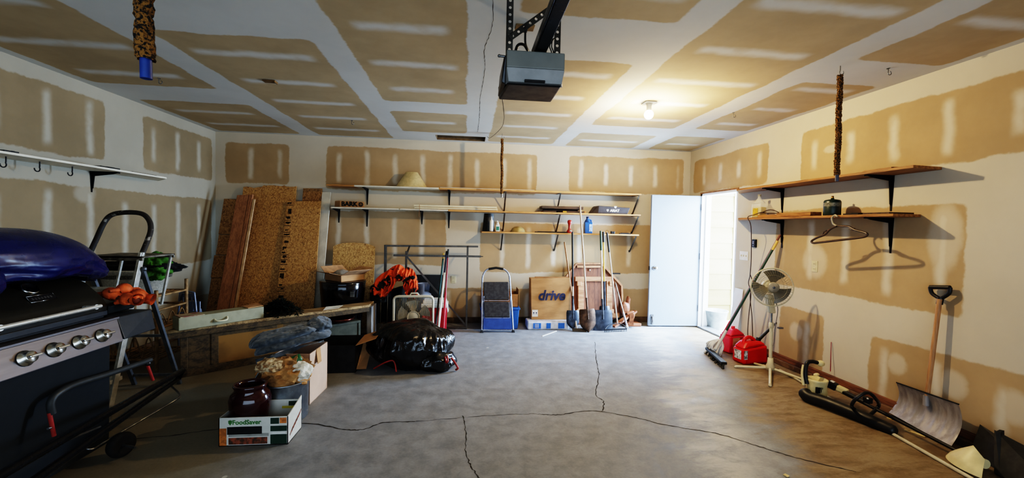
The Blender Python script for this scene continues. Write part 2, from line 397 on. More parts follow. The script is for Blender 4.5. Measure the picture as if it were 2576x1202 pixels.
hp = Vector((XR-.012, DY1-.012, 0)); ep = at(1631, 800, 6.0); dl = Vector((ep.x, 6.0, 0)); dd = (dl-hp).normalized(); dn = Vector((dd.y, -dd.x, 0))
if dn.y > 0: dn = -dn
m_door = mat('door_paint', (150, 166, 190), .38, var=.03, vs=3)
leaf = MB().slab([hp+Vector((0, 0, .015)), dl+Vector((0, 0, .015)), dl+Vector((0, 0, DZ-.03)), hp+Vector((0, 0, DZ-.03))], .042)
dr = struct(leaf, 'door_1', m_door, .003)
m_chrome = mat('chrome', (208, 208, 206), .18, 1., var=.05); m_steel = mat('worn_steel', (138, 138, 138), .38, .9, var=.2, vs=20)
m_dark = mat('dark_metal', (38, 38, 40), .5, .4)
def on_leaf(d, z, o): # point on the leaf: distance from the free edge, height, offset towards the camera
    return dl-dd*d+dn*o+Vector((0, 0, z))
k0 = on_leaf(.07, .905, .0)
T = Matrix.Translation(k0) @ dn.to_track_quat('Z', 'Y').to_matrix().to_4x4()
struct(MB(T).lathe([(.0, .0), (.033, .0), (.033, .006), (.013, .012), (.012, .03), (.026, .038), (.03, .052), (.024, .066), (0, .07)], seg=20), 'door_knob', m_chrome, parent=dr)
p0 = on_leaf(.055, .04, .003)
struct(MB().beam(p0+Vector((0, 0, .15)), p0, .045, .008, dn).tube([p0+dn*.01+Vector((0, 0, .12)), p0+dn*.03+Vector((0, 0, .06)), p0+dn*.012], .011), 'door_holder', m_steel, parent=dr)
hg = MB()
for z in (.25, 1.05, 1.8): hg.cyl(hp+dn*.01+Vector((0, 0, z)), hp+dn*.01+Vector((0, 0, z+.09)), .008)
struct(hg, 'door_hinge', m_steel, parent=dr)
struct(MB().box(on_leaf(-.004, .9, -.02), (.006, .026, .06)), 'latch_plate', m_dark, parent=dr)

struct(MB().mm((XR, 2, -.12), (9, 9, -.02)), 'ground', m_gravel)
m_siding = mat('cream_siding', (112, 94, 50), .7, var=.05, vs=2.5, stretch=(.3, 1, 3))
sd = MB(); y0 = 6.5; lap = .262
for i in range(13):
    z = -.02+i*lap
    sd.hexa([(XR+W_, y0-.016, z), (4.50, y0-.016, z), (4.50, y0+.05, z), (XR+W_, y0+.05, z), (XR+W_, y0-.002, z+lap), (4.50, y0-.002, z+lap), (4.50, y0+.05, z+lap), (XR+W_, y0+.05, z+lap)])
struct(sd, 'wall_outside', m_siding)
struct(MB().mm((4.47, y0-.03, -.02), (4.58, y0+.08, 3.4)), 'trim_4', m_white)

# ---------------------------------------------------------------- light
w = bpy.data.worlds.new('sky'); bpy.context.scene.world = w; w.use_nodes = True
bg = w.node_tree.nodes['Background']; bg.inputs[0].default_value = (.62, .8, 1, 1); bg.inputs[1].default_value = 2.2
def lamp(name, kind, loc, power, col, **kw):
    l = bpy.data.lights.new(name, kind); l.energy = power; l.color = col
    for k, v in kw.items(): setattr(l, k, v)
    o = bpy.data.objects.new(name, l); C.objects.link(o); o.location = loc; return o
def aim(o, tgt): o.rotation_euler = (Vector(tgt)-o.location).to_track_quat('-Z', 'Y').to_euler()
o = lamp('skylight_side_door', 'AREA', (5.3, 4.0, 2.6), 130, (.60, .78, 1.), shape='RECTANGLE', size=2.4, size_y=2.2); aim(o, (3.2, 5.6, .6))
o = lamp('skylight_yard', 'AREA', (5.0, 5.35, 1.75), 1250, (.54, .74, 1.), shape='RECTANGLE', size=2.0, size_y=2.6); aim(o, (-1.5, 5.0, .9))
o = lamp('front_fill', 'AREA', (0.4, YF+.05, 1.25), 4, (.9, .95, 1.), shape='RECTANGLE', size=4.6, size_y=1.8); aim(o, (.6, 6, 1.5))  # added fill lamp, unseen behind the camera, brightening the room from the front
BULB = cl_ = Vector((1.784, 3.973, H-.135))
o = lamp('bulb_light', 'POINT', BULB, 100, (1., .755, .43), shadow_soft_size=.05)
sc = bpy.context.scene
sc.view_settings.view_transform = 'Filmic'; sc.view_settings.look = 'Very High Contrast'; sc.view_settings.exposure = .32; sc.view_settings.gamma = 1.
sc.cycles.max_bounces = 8; sc.cycles.diffuse_bounces = 4; sc.cycles.glossy_bounces = 4; sc.cycles.use_denoising = True
sc.cycles.sample_clamp_indirect = 6.; sc.cycles.caustics_reflective = False; sc.cycles.caustics_refractive = False
# ================================================================= SHELVES
m_pine = wood('pine_board', (190, 140, 84), (132, 88, 46), .6, 0); m_pine2 = wood('raw_pine_edge', (206, 156, 98), (150, 104, 58), .6, 0)
m_wboard = mat('white_painted_board', (214, 208, 192), .55, var=.07, vs=8); m_black = mat('black_iron', (26, 26, 28), .5, .5)
m_greysteel = mat('grey_bracket_steel', (104, 100, 96), .42, .75, var=.2); m_plywood = wood('plywood_shelf', (158, 112, 66), (104, 68, 38), .6, 1)
m_blackp = mat('black_plastic', (24, 24, 26), .45); m_cardb = mat('cardboard', (172, 132, 92), .85, var=.08, vs=5, stretch=(1, 1, 3)); m_cardin = mat('cardboard_inside', (150, 112, 76), .9, var=.1)
m_whitep = mat('white_plastic', (222, 220, 212), .4, var=.04)

def l_bracket(x, zt, dep, hgt, yw=D):
    """pressed black shelf bracket: tapering wall leg, top arm and web"""
    b = MB()
    b.hexa([(x-.007, yw-.004, zt-hgt), (x+.007, yw-.004, zt-hgt), (x+.007, yw, zt-hgt), (x-.007, yw, zt-hgt), (x-.018, yw-.006, zt), (x+.018, yw-.006, zt), (x+.018, yw, zt), (x-.018, yw, zt)])
    b.hexa([(x-.016, yw-dep, zt-.012), (x+.016, yw-dep, zt-.012), (x+.017, yw, zt-.012), (x-.017, yw, zt-.012), (x-.016, yw-dep, zt), (x+.016, yw-dep, zt), (x+.017, yw, zt), (x-.017, yw, zt)])
    b.hexa([(x-.003, yw-.016, zt-hgt*.8), (x+.003, yw-.016, zt-hgt*.8), (x+.003, yw-.004, zt-hgt*.85), (x-.003, yw-.004, zt-hgt*.85), (x-.003, yw-.034, zt-.012), (x+.003, yw-.034, zt-.012), (x+.003, yw-.004, zt-.012), (x-.003, yw-.004, zt-.012)])
    b.hexa([(x-.003, yw-dep*.8, zt-.022), (x+.003, yw-dep*.8, zt-.022), (x+.003, yw-.03, zt-.045), (x-.003, yw-.03, zt-.045), (x-.003, yw-dep*.95, zt-.012), (x+.003, yw-dep*.95, zt-.012), (x+.003, yw-.03, zt-.012), (x-.003, yw-.03, zt-.012)])
    return b
def strut_bracket(x, zt, dep, hgt, yw=D):
    """angle-iron bracket: wall leg, top arm, diagonal brace"""
    b = MB()
    b.mm((x-.012, yw-.005, zt-hgt), (x+.012, yw, zt-hgt+.035)).mm((x-.012, yw-dep, zt-.006), (x+.012, yw, zt))
    b.beam((x, yw-.012, zt-hgt+.01), (x, yw-dep+.015, zt-.012), .022, .005, (0, 1, 1)); return b
YS = 6.03
def back_shelf(label, boards, brackets, z):
    root = base('wall_shelf', label, 'shelf', ((boards[0][0]+boards[-1][1])/2, D, z), group=None)
    for (xa, xb, m, th, dz) in boards:
        part(MB().mm((xa, YS, z-th+dz), (xb, D-.001, z+dz)), 'shelf_board', m, root, .003)
    for (px, kind, h) in brackets:
        x = at(px, 520).x; th = boards[0][3]
        part((l_bracket if kind == 'L' else strut_bracket)(x, z-th, .25 if kind == 'L' else .27, h), 'bracket', m_black if kind == 'L' else m_greysteel, root)
    return root
s1 = back_shelf('long topmost back-wall shelf of mixed boards carrying the lampshade', [(-1.975, -1.60, m_pine, .02, .0), (-1.60, -.42, m_wboard, .02, 0), (-.42, .12, m_pine2, .022, .0), (.12, 2.63, m_pine2, .022, .001)],
                [(924, 'L', .24), (1130, 'L', .24), (1268, 'S', .30), (1400, 'S', .30), (1590, 'S', .30)], 2.032)
part(MB().mm((-.40, YS+.005, 2.033), (.98, YS+.13, 2.04)), 'loose_strip', m_wboard, s1)
s2 = back_shelf('long middle back-wall shelf, white at left end, carrying blinds and the charcoal boot box', [(-1.915, -.98, m_wboard, .02, 0), (-.96, -.28, m_wboard, .02, 0), (-.28, 2.63, m_pine2, .022, 0)],
                [(853, 'L', .20), (924, 'L', .25), (1062, 'L', .20), (1130, 'L', .25), (1266, 'S', .28), (1400, 'S', .28), (1590, 'S', .28)], 1.717)
s3 = back_shelf('short lowest back-wall shelf with the white bottles and blue jug', [(.21, 2.61, m_pine2, .022, 0)], [(1262, 'S', .27), (1396, 'S', .27), (1586, 'S', .27)], 1.412)
# --- items on the top shelf
m_shade = mat('lampshade_linen', (206, 186, 140), .85, var=.06, vs=30)
c = at(1035, 466, 6.16); r = .228
single(MB((Matrix.Translation((c.x, 6.19, 2.033)))).lathe([(r, 0), (r-.002, .006), (.085, .225), (.08, .225), (r-.012, .004), (r, 0)], seg=40, sy=.62), 'lampshade', m_shade, 'empty beige cone lampshade standing on the topmost back shelf', 'lampshade', (c.x, 6.16, 2.033))
# --- middle shelf
c0, c1 = at(838, 518, 6.1), at(917, 518, 6.1)
rt = base('scrap_block', 'cardboard coloured block hand lettered in black on the middle shelf left end', 'block', ((c0.x+c1.x)/2, 6.12, 1.718))
part(MB().hexa([(c0.x, 6.16, 1.718), (c0.x+.1, 6.07, 1.718), (c1.x, 6.08, 1.718), (c1.x-.02, 6.18, 1.718), (c0.x+.005, 6.16, 1.807), (c0.x+.1, 6.07, 1.807), (c1.x, 6.08, 1.80), (c1.x-.02, 6.18, 1.80)]), 'block_body', m_cardb, rt, .003)
m_ink = mat('black_marker', (14, 13, 12), .8)
lx0, lx1 = c0.x+.105, c1.x-.01
text('BARK', .088, face_y(((lx0+lx1)/2-.035, 6.071, 1.762)), m_ink, rt, bold=.0035)
part(MB().tube(arc((lx1-.035, 6.074, 1.762), .026, 0, 2*pi, 20), .006, 6).box((lx1-.045, 6.073, 1.768), (.008, .004, .008)).box((lx1-.027, 6.073, 1.768), (.008, .004, .008)).tube(arc((lx1-.036, 6.073, 1.762), .013, pi*1.1, pi*1.9, 8), .003, 5), 'round_mark', m_ink, rt)
m_blind = mat('cream_blind_vinyl', (216, 206, 178), .5, var=.04)
for i, (z0, z1, ya, dx, lb) in enumerate(((1.722, 1.748, 6.06, 0, 'cream window blind headrail lying lower of two on middle shelf'), (1.752, 1.782, 6.075, -.01, 'cream window blind headrail lying on top of its twin, middle shelf'))):
    xa, xb = at(1042, 515, 6.06).x+dx, at(1251, 520, 6.06).x+dx
    rt = base('window_blind', lb, 'blind', ((xa+xb)/2, ya+.03, z0), group='rolled window blinds')
    part(MB().mm((xa, ya, z0), (xb, ya+.06, z1)), 'headrail', m_blind, rt, .004)
    part(MB().mm((xa+.01, ya+.004, z0-.003), (xb-.012, ya+.056, z0+.001)), 'slat_edge', m_brownedge, rt)
    part(MB().mm((xb-.004, ya-.002, z0-.001), (xb+.006, ya+.062, z1+.002)), 'end_cap', m_blind, rt)
p = at(1056, 508, 6.045)
single(MB().tube([(p.x, 6.015, 1.78), (p.x+.001, 6.012, 1.70), (p.x-.003, 6.014, 1.66), (p.x-.006, 6.016, 1.60)], .0035, 6), 'blind_wand', m_brownedge, 'thin brown wand hanging over the middle shelf edge beside the blinds', 'wand')
m_darkwood = wood('dark_stained_wood', (72, 50, 34), (30, 22, 18), .5, 0); m_ochre = mat('ochre_paint_block', (190, 146, 52), .7)
a, b = at(1362, 530, 6.1), at(1466, 530, 6.1)
rt = base('picture_frame', 'dark brown wooden frame lying flat, upper of two on middle shelf', 'frame', ((a.x+b.x)/2, 6.15, 1.77), group='dark frames stacked on the middle shelf')
part(MB().mm((a.x, 6.06, 1.772), (b.x, 6.085, 1.812)).mm((a.x, 6.255, 1.772), (b.x, 6.28, 1.812)).mm((a.x, 6.085, 1.772), (a.x+.03, 6.255, 1.812)).mm((b.x-.03, 6.085, 1.772), (b.x, 6.255, 1.812)), 'frame_rail', m_darkwood, rt, .003)
part(MB().mm((a.x+.03, 6.085, 1.776), (b.x-.03, 6.255, 1.782)), 'backing', m_cardin, rt)
rt = base('picture_frame', 'black flat frame lying lowest under the brown one on middle shelf', 'frame', ((a.x+b.x)/2, 6.15, 1.718), group='dark frames stacked on the middle shelf')
part(MB().mm((a.x+.02, 6.05, 1.718), (a.x+.22, 6.26, 1.74)).mm((a.x+.36, 6.06, 1.718), (b.x-.0, 6.26, 1.742)).mm((a.x+.05, 6.2, 1.74), (b.x-.05, 6.26, 1.772)), 'frame_rail', m_darkwood, rt, .003)
part(MB().mm((a.x-.08, 6.06, 1.718), (a.x+.02, 6.2, 1.722)), 'backing', m_cardin, rt)
p = at(1420, 528, 6.06)
single(MB().mm((p.x-.03, 6.035, 1.718), (p.x+.03, 6.048, 1.742)), 'ochre_block', m_ochre, 'small ochre yellow block beside dark frames on the middle shelf', 'block', bevel=.003)
p = at(1473, 530, 6.06)
single(MB().box((p.x, 6.09, 1.733), (.035, .035, .03)), 'wood_offcut', m_pine, 'tiny square wood offcut left of the charcoal boot box', 'offcut', bevel=.002)
# shoe box with the maker's name
a, b = at(1490, 536, 6.08), at(1582, 538, 6.08); m_boxd = mat('charcoal_box_card', (62, 56, 58), .7, var=.08)
rt = base('boot_box', 'charcoal boot box with white shield and lettering at right end of middle shelf', 'box', ((a.x+b.x)/2, 6.15, 1.718))
part(MB().hexa([(a.x+.08, 6.06, 1.718), (b.x-.03, 6.06, 1.718), (b.x, 6.28, 1.718), (a.x-.0, 6.28, 1.718), (a.x+.09, 6.06, 1.835), (b.x+.01, 6.06, 1.815), (b.x+.02, 6.28, 1.815), (a.x+.08, 6.28, 1.835)]).hexa([(a.x-.01, 6.1, 1.718), (a.x+.08, 6.06, 1.718), (a.x+.08, 6.28, 1.718), (a.x-.01, 6.28, 1.718), (a.x+.05, 6.1, 1.81), (a.x+.09, 6.06, 1.835), (a.x+.08, 6.28, 1.835), (a.x+.06, 6.28, 1.82)]), 'box_body', m_boxd, rt, .006)
m_wht = mat('white_print', (224, 222, 214), .7, var=.03)
text('ARIAT', .052, face_y(((a.x+b.x)/2+.055, 6.058, 1.765)), m_wht, rt, bold=.0022)
sx = (a.x+b.x)/2-.055; sh = [(-.016, .018), (.016, .018), (.016, -.002), (0, -.02), (-.016, -.002)]
part(MB(face_y((sx, 6.06, 1.767))).prism(sh, .002).slot(1).prism([(-.006, .01), (.006, .01), (.004, -.006), (0, -.01), (-.004, -.006)], .0026), 'shield_emblem', [m_wht, m_boxd], rt)
part(MB(face_y((sx+.12, 6.06, 1.822))).prism([(-.018, -.012), (.008, -.022), (.024, .012), (-.02, .014)], .0015), 'torn_patch', m_wht, rt)
# --- lowest shelf
Z3 = 1.413
p, q = at(1214, 580, 6.1), at(1246, 580, 6.1); m_bag = mat('dark_printed_bag', (46, 44, 42), .5, var=.3, vs=40)
rt = base('fertilizer_bag', 'dark printed bag behind the white bottle on the lowest shelf', 'bag', ((p.x+q.x)/2, 6.2, Z3))
part(MB().grid(lambda u, v: ((p.x+(q.x-p.x)*(.5+(u-.5)*(1-.25*v))), 6.22-.06*sin(pi*u)*(1-.4*v), Z3+.27*v), 9, 12).grid(lambda u, v: ((q.x-(q.x-p.x)*(.5+(u-.5)*(1-.25*v))), 6.22+.06*sin(pi*u)*(1-.4*v), Z3+.27*v), 9, 12), 'bag_body', m_bag, rt)
part(MB().mm((p.x+.0, 6.06, Z3-.0), (q.x+.0, 6.28, Z3+.004)), 'black_tray', m_blackp, rt)
x = at(1236, 580, 6.08).x
rt = base('caulk_bottle', 'tall white pointed bottle on the lowest shelf by the dark bag', 'bottle', (x, 6.12, Z3+.022))
part(MB().lathe([(0, 0), (.028, 0), (.029, .01), (.028, .15), (.02, .17), (0, .172)], (x, 6.095, Z3), 18), 'bottle_body', m_whitep, rt)
part(MB().lathe([(.014, 0), (.012, .02), (.004, .055), (0, .056)], (x, 6.095, Z3+.17), 12), 'nozzle', m_whitep, rt)
x = at(1252, 580, 6.06).x; m_grn = mat('green_label', (52, 122, 100), .6)
rt = base('white_bottle', 'short white bottle with a green label, lowest shelf', 'bottle', (x, 6.09, Z3))
part(MB().box((x, 6.09, Z3+.05), (.058, .045, .10)).lathe([(.026, 0), (.016, .022), (.013, .03), (.013, .045), (0, .045)], (x, 6.09, Z3+.10), 14), 'bottle_body', m_whitep, rt, .008)
part(MB().mm((x-.02, 6.064, Z3+.02), (x+.022, 6.068, Z3+.075)), 'label', m_grn, rt)
part(MB().tube([(x+.004, 6.09, Z3+.142), (x+.004, 6.09, Z3+.152), (x-.012, 6.085, Z3+.154)], .005, 8), 'spout', m_whitep, rt)
x = at(1303, 582, 6.15).x; m_dish = mat('tan_glazed_dish', (158, 138, 92), .4)
single(MB().lathe([(.115, 0), (.112, .012), (.09, .05), (.055, .075), (0, .085)], (x, 6.17, Z3), 28), 'upturned_bowl', m_dish, 'tan bowl turned upside down on the lowest shelf', 'bowl', (x, 6.17, Z3))
a, b = at(1345, 583, 6.1), at(1432, 586, 6.1)
single(MB().mm((a.x, 6.07, Z3), (b.x, 6.1, Z3+.012)).mm((a.x+.05, 6.12, Z3), (b.x+.03, 6.15, Z3+.016)), 'metal_bar', m_black, 'dark flat bars lying along the lowest shelf front', 'bar')
x = at(1433, 585, 6.08).x; m_red = mat('red_enamel', (150, 44, 32), .35)
rt = base('paint_sprayer', 'red hand sprayer with round cap standing on the lowest shelf', 'sprayer', (x, 6.1, Z3))
part(MB().lathe([(.042, 0), (.046, .012), (.042, .03), (.022, .055), (.017, .09), (.02, .125), (.03, .15), (.034, .17), (.026, .192), (0, .2)], (x, 6.1, Z3), 18), 'sprayer_body', m_red, rt)
part(MB().blob((x+.008, 6.062, Z3+.032), (.02, .012, .02), sub=2), 'bezel', m_chrome, rt)
x = at(1480, 586, 6.1).x; m_blue = mat('blue_jug_plastic', (44, 84, 150), .35, var=.08)
rt = base('blue_jug', 'blue plastic jug with handle and pale label on lowest shelf', 'jug', (x, 6.12, Z3))
part(MB().box((x, 6.12, Z3+.085), (.115, .08, .17)).lathe([(.05, 0), (.036, .03), (.022, .045), (.02, .062), (0, .062)], (x-.012, 6.12, Z3+.17), 16).tube([(x+.05, 6.12, Z3+.15), (x+.045, 6.12, Z3+.2), (x+.0, 6.12, Z3+.215)], .012, 8), 'jug_body', m_blue, rt, .014)
part(MB().lathe([(.021, 0), (.021, .022), (0, .022)], (x-.012, 6.12, Z3+.232), 14), 'cap', mat('jug_cap', (20, 40, 90), .4), rt)
part(MB().mm((x+.005, 6.078, Z3+.03), (x+.05, 6.081, Z3+.14)), 'label', mat('pale_label', (150, 176, 214), .5, vs=40, var=.3), rt)
x = at(1541, 586, 6.08).x
single(MB().box((x, 6.08, Z3+.02), (.055, .05, .04)), 'black_box', m_blackp, 'small black box alone near right end of the lowest shelf', 'box', bevel=.004)
a, b = at(1558, 588, 6.08), at(1586, 588, 6.08)
single(MB().mm((a.x, 6.06, Z3), (b.x, 6.1, Z3+.012)).mm((a.x+.04, 6.1, Z3), (b.x-.02, 6.13, Z3+.018)), 'black_strap', m_blackp, 'flat black strap at the right end of the lowest shelf', 'strap')
p = at(1515, 580, 6.08)
rt = base('brass_hook', 'small brass hook lying among the rake handle tops on lowest shelf', 'hook', (p.x, 6.08, Z3))
part(MB().tube(arc((p.x+.08, 6.09, Z3+.03), .022, -.6, 4., 14), .004, 6), 'hook_wire', mat('brass', (150, 112, 52), .35, .9), rt)
part(MB().tube([(p.x-.04, 6.08, Z3+.02), (p.x+.06, 6.085, Z3+.006)], .003, 6), 'hook_shank', m_dark, rt)

# --- left wall shelf with hooks
zl = 1.955
rt = base('wall_shelf', 'long white shelf on the left wall with cup hooks below', 'shelf', (XL, 3.6, zl))
ls0 = 1.0; ls1 = 5.24
part(MB().hexa([(XL, ls0, zl-.018), (-3.30, ls0, zl-.018), (-3.30, 4.93, zl-.018), (XL, ls1, zl-.018), (XL, ls0, zl), (-3.30, ls0, zl), (-3.30, 4.93, zl), (XL, ls1, zl)]), 'shelf_board', m_wboard, rt, .002)
lbk = MB(Matrix.Translation((XL, 4.372, 0)) @ Matrix.Rotation(pi/2, 4, 'Z') @ Matrix.Translation((0, -D, 0)))
src = l_bracket(0, zl-.018, .24, .20)
lbk.add(src.v, src.f); part(lbk, 'bracket', m_black, rt)
for px, py in ((15, 405), (100, 425), (182, 433)):
    y = wx(px, py-12, -3.45).y; c = (-3.45, y, zl-.018)
    part(MB().tube([c, (c[0], y, c[2]-.035)]+arc((c[0], y-.02, c[2]-.06), .022, .6, -pi*1.05, 12, 1, 2), .0045, 7), 'cup_hook', m_dark, rt)
for (pa, pb, lb) in (((15, 389), (52, 393), 'black flat scrap on the left wall shelf, nearest the camera'), ((258, 428), (305, 434), 'black flat scrap on left wall shelf above the bracket')):
    a, b = wx(*pa, -3.32), wx(*pb, -3.32)
    single(MB().mm((-3.44, a.y, zl), (-3.33, b.y, zl+.014)).mm((-3.42, a.y+.1, zl+.014), (-3.36, b.y-.02, zl+.02)), 'black_scrap', m_blackp, lb, 'scrap', group='scraps on the left shelf')
single(MB().mm((-3.50, 4.55, zl), (-3.36, 4.87, zl+.012)), 'wooden_strip', m_darkwood, 'thin dark slat at the far end of left wall shelf', 'slat')

# --- right wall shelves
def right_shelf(label, z, y0, y1, y1f, brs, m, th=.022):
    rt = base('wall_shelf', label, 'shelf', (XR, (y0+y1)/2, z)); xf = 3.29
    part(MB().hexa([(xf, y0-.03, z-th), (XR, y0, z-th), (XR, y1, z-th), (xf, y1f, z-th), (xf, y0-.03, z), (XR, y0, z), (XR, y1, z), (xf, y1f, z)]), 'shelf_board', m, rt, .003)
    for y, h in brs:
        b = MB(Matrix.Translation((XR, y, 0)) @ Matrix.Rotation(-pi/2, 4, 'Z') @ Matrix.Translation((0, -D, 0)))
        s_ = l_bracket(0, z-th, .25, h); b.add(s_.v, s_.f); part(b, 'bracket', m_black, rt)
    return rt
r1 = right_shelf('upper plywood shelf on the right wall, empty and casting a long shadow', 2.012, 2.76, 5.10, 4.75, [(4.335, .30), (3.125, .30)], m_plywood)
part(MB().hexa([(3.3, 2.9, 2.012), (3.5, 2.86, 2.012), (3.5, 3.15, 2.012), (3.3, 3.15, 2.012), (3.3, 2.9, 2.022), (3.5, 2.86, 2.022), (3.5, 3.1, 2.022), (3.3, 3.12, 2.022)]), 'split_veneer', m_plywood, r1)
r2 = right_shelf('lower plywood shelf on the right wall with oil bottle and canister', 1.655, 2.89, 5.10, 4.70, [(4.32, .32), (3.112, .30)], m_plywood)
part(MB().mm((3.30, 2.9, 1.655), (3.52, 3.12, 1.668)), 'loose_veneer', m_darkwood, r2)
Z2 = 1.656
rt = base('oil_bottle', 'clear bottle half full of yellow oil on right wall shelf', 'bottle', (3.4, 4.49, Z2))
tg = NT('clear_bottle'); tg.set(tg.b.inputs['Base Color'], lin((238, 238, 232))); tg.b.inputs['Roughness'].default_value = .15; tg.b.inputs['Alpha'].default_value = .32
part(MB().box((3.4, 4.49, Z2+.085), (.085, .155, .17)).lathe([(.07, 0), (.045, .03), (.018, .06), (.016, .085)], (3.4, 4.49, Z2+.168), 16), 'bottle_body', tg.m, rt, .012)
part(MB().box((3.4, 4.49, Z2+.063), (.078, .147, .12)), 'oil', mat('yellow_oil', (206, 170, 40), .2), rt, .01)
part(MB().box((3.355, 4.49, Z2+.065), (.002, .075, .085)), 'label', mat('oil_label', (196, 158, 36), .5, var=.3, vs=60), rt)
part(MB().lathe([(.018, 0), (.018, .022), (0, .022)], (3.4, 4.49, Z2+.25), 14), 'cap', mat('grey_cap', (120, 118, 112), .5), rt)
rt = base('fuel_canister', 'dark green fuel canister with brass valve on right wall shelf', 'canister', (3.4, 3.515, Z2))
part(MB().lathe([(0, 0), (.066, 0), (.068, .006), (.068, .13), (.06, .145), (.03, .152), (.014, .154), (.012, .165), (0, .165)], (3.4, 3.515, Z2), 26), 'canister_body', mat('canister_green', (22, 40, 36), .4), rt)
part(MB().lathe([(.0685, 0), (.0685, .035)], (3.4, 3.515, Z2+.085), 26), 'label_band', mat('grey_print', (104, 104, 92), .5, vs=50, var=.3), rt)
part(MB().lathe([(.01, 0), (.01, .02), (0, .02)], (3.4, 3.515, Z2+.165), 12), 'valve', mat('brass', (150, 112, 52), .35, .9), rt)
single(MB().mm((3.31, 3.66, Z2), (3.43, 4.10, Z2+.04)).mm((3.32, 3.98, Z2), (3.42, 4.40, Z2+.028)), 'wood_strip', m_plywood, 'two stacked wood strips along the lower right-wall shelf', 'wood strip', bevel=.002)
single(MB().mm((3.33, 3.19, Z2), (3.42, 3.33, Z2+.012)).mm((3.36, 3.2, Z2+.012), (3.40, 3.28, Z2+.018)), 'flat_tool', m_dark, 'flat dark tool lying between canister and bracket on right shelf', 'tool')
# coat hanger hooked over the shelf edge
m_hang = mat('brown_hanger_plastic', (72, 56, 44), .4)
hA = wx(2106, 570, 3.27); hz = lambda px, py: wx(px, py, 3.27)
rt = base('coat_hanger', 'brown plastic coat hanger hooked on the lower right-wall shelf', 'hanger', tuple(hz(2105, 600)))
part(MB().tube(smooth_path([hz(2105, 568), hz(2097, 563), hz(2093, 552), hz(2094, 546), hz(2101, 541), hz(2107, 545)], 5), .008, 8), 'hook', mat('hanger_hook', (150, 140, 120), .4), rt)
part(MB().tube(smooth_path([hz(2105, 569), hz(2088, 577), hz(2075, 590), hz(2055, 598), hz(2042, 606), hz(2045, 611), hz(2060, 610), hz(2110, 604), hz(2160, 598), hz(2178, 594), hz(2181, 588), hz(2172, 584), hz(2150, 578), hz(2135, 570), hz(2120, 569)], 5, True), .010, 8).tube([hz(2070, 591), hz(2073, 583), hz(2079, 580)], .006, 6).tube([hz(2136, 575), hz(2146, 579), hz(2150, 574)], .006, 6), 'hanger_bar', m_hang, rt)
# extension cord draped from the shelf to the floor
m_cord = mat('brown_cord', (66, 48, 40), .5)
cz = lambda px, py, X=3.5: wx(px, py, X)
rt = base('extension_cord', 'thin brown extension cord hanging from the lower right shelf beside the doorway', 'cord', (3.45, 4.6, .9))
part(MB().tube(smooth_path([(3.40, 4.33, Z2+.04), (3.36, 4.38, Z2+.06), (3.31, 4.45, Z2+.03), (3.27, 4.50, Z2-.0), cz(1889, 570, 3.30), cz(1890, 640, 3.4), cz(1887, 690, 3.46), cz(1883, 712), cz(1889, 740), cz(1884, 790), cz(1881, 830), cz(1882, 858)], 6), .005, 7), 'cord_run', m_cord, rt)
part(MB().tube(smooth_path([cz(1887, 690, 3.46), cz(1893, 712), cz(1887, 745), cz(1891, 790), cz(1893, 830), cz(1894, 862)], 6), .005, 7), 'cord_return', m_cord, rt)
part(MB().tube(smooth_path([(3.36, 4.38, Z2+.06), (3.38, 4.28, Z2+.085), (3.4, 4.18, Z2+.05), (3.38, 4.24, Z2+.045), (3.33, 4.4, Z2+.05)], 6), .005, 7), 'cord_coil', m_cord, rt)

# --- electrical plates
m_ivory = mat('ivory_plate', (206, 196, 164), .45, var=.03)
def outlet(label, pc, wall):
    if wall == 'back': T = Matrix.Translation(pc) @ Matrix.Rotation(pi/2, 4, 'X')
    else: T = Matrix.Translation(pc) @ Matrix.Rotation(-pi/2, 4, 'Z') @ Matrix.Rotation(pi/2, 4, 'X')
    rt = base('wall_outlet', label, 'outlet', tuple(pc), group='duplex wall outlets')
    part(MB(T).box((0, 0, .003), (.072, .115, .006)), 'cover_plate', m_ivory, rt, .003)
    for s in (-1, 1):
        part(MB(T).box((0, s*.026, .007), (.034, .03, .004)).slot(1).box((-.007, s*.026, .0095), (.003, .009, .001)).box((.007, s*.026, .0095), (.003, .009, .001)), 'receptacle', [m_ivory, m_blackp], rt)
outlet('ivory duplex outlet low on the back wall inside the clothes rack', at(1141, 703), 'back')
outlet('ivory duplex outlet on right wall below the coat hanger', wx(2050, 670, XR), 'right')
pc = wx(1872, 643, XR); T = Matrix.Translation(pc) @ Matrix.Rotation(-pi/2, 4, 'Z') @ Matrix.Rotation(pi/2, 4, 'X')
rt = base('light_switch', 'white three-gang light switch plate beside the doorway', 'switch', tuple(pc))
part(MB(T).box((0, 0, .003), (.165, .115, .006)), 'cover_plate', m_whitep, rt, .003)
for k in (-1, 0, 1): part(MB(T).box((k*.046, 0, .008), (.008, .022, .012)), 'toggle', m_ivory, rt)
pc = wx(1900, 612, XR)
rt = base('outlet_box', 'small dark open electrical box on right wall above the switches', 'electrical box', tuple(pc))
part(MB().box((XR-.012, pc.y, pc.z), (.024, .065, .10)), 'box_shell', m_dark, rt, .004)
part(MB().box((XR-.026, pc.y, pc.z+.01), (.006, .03, .04)).box((XR-.027, pc.y, pc.z-.03), (.006, .02, .012)), 'device', mat('grey_device', (110, 112, 130), .4), rt)
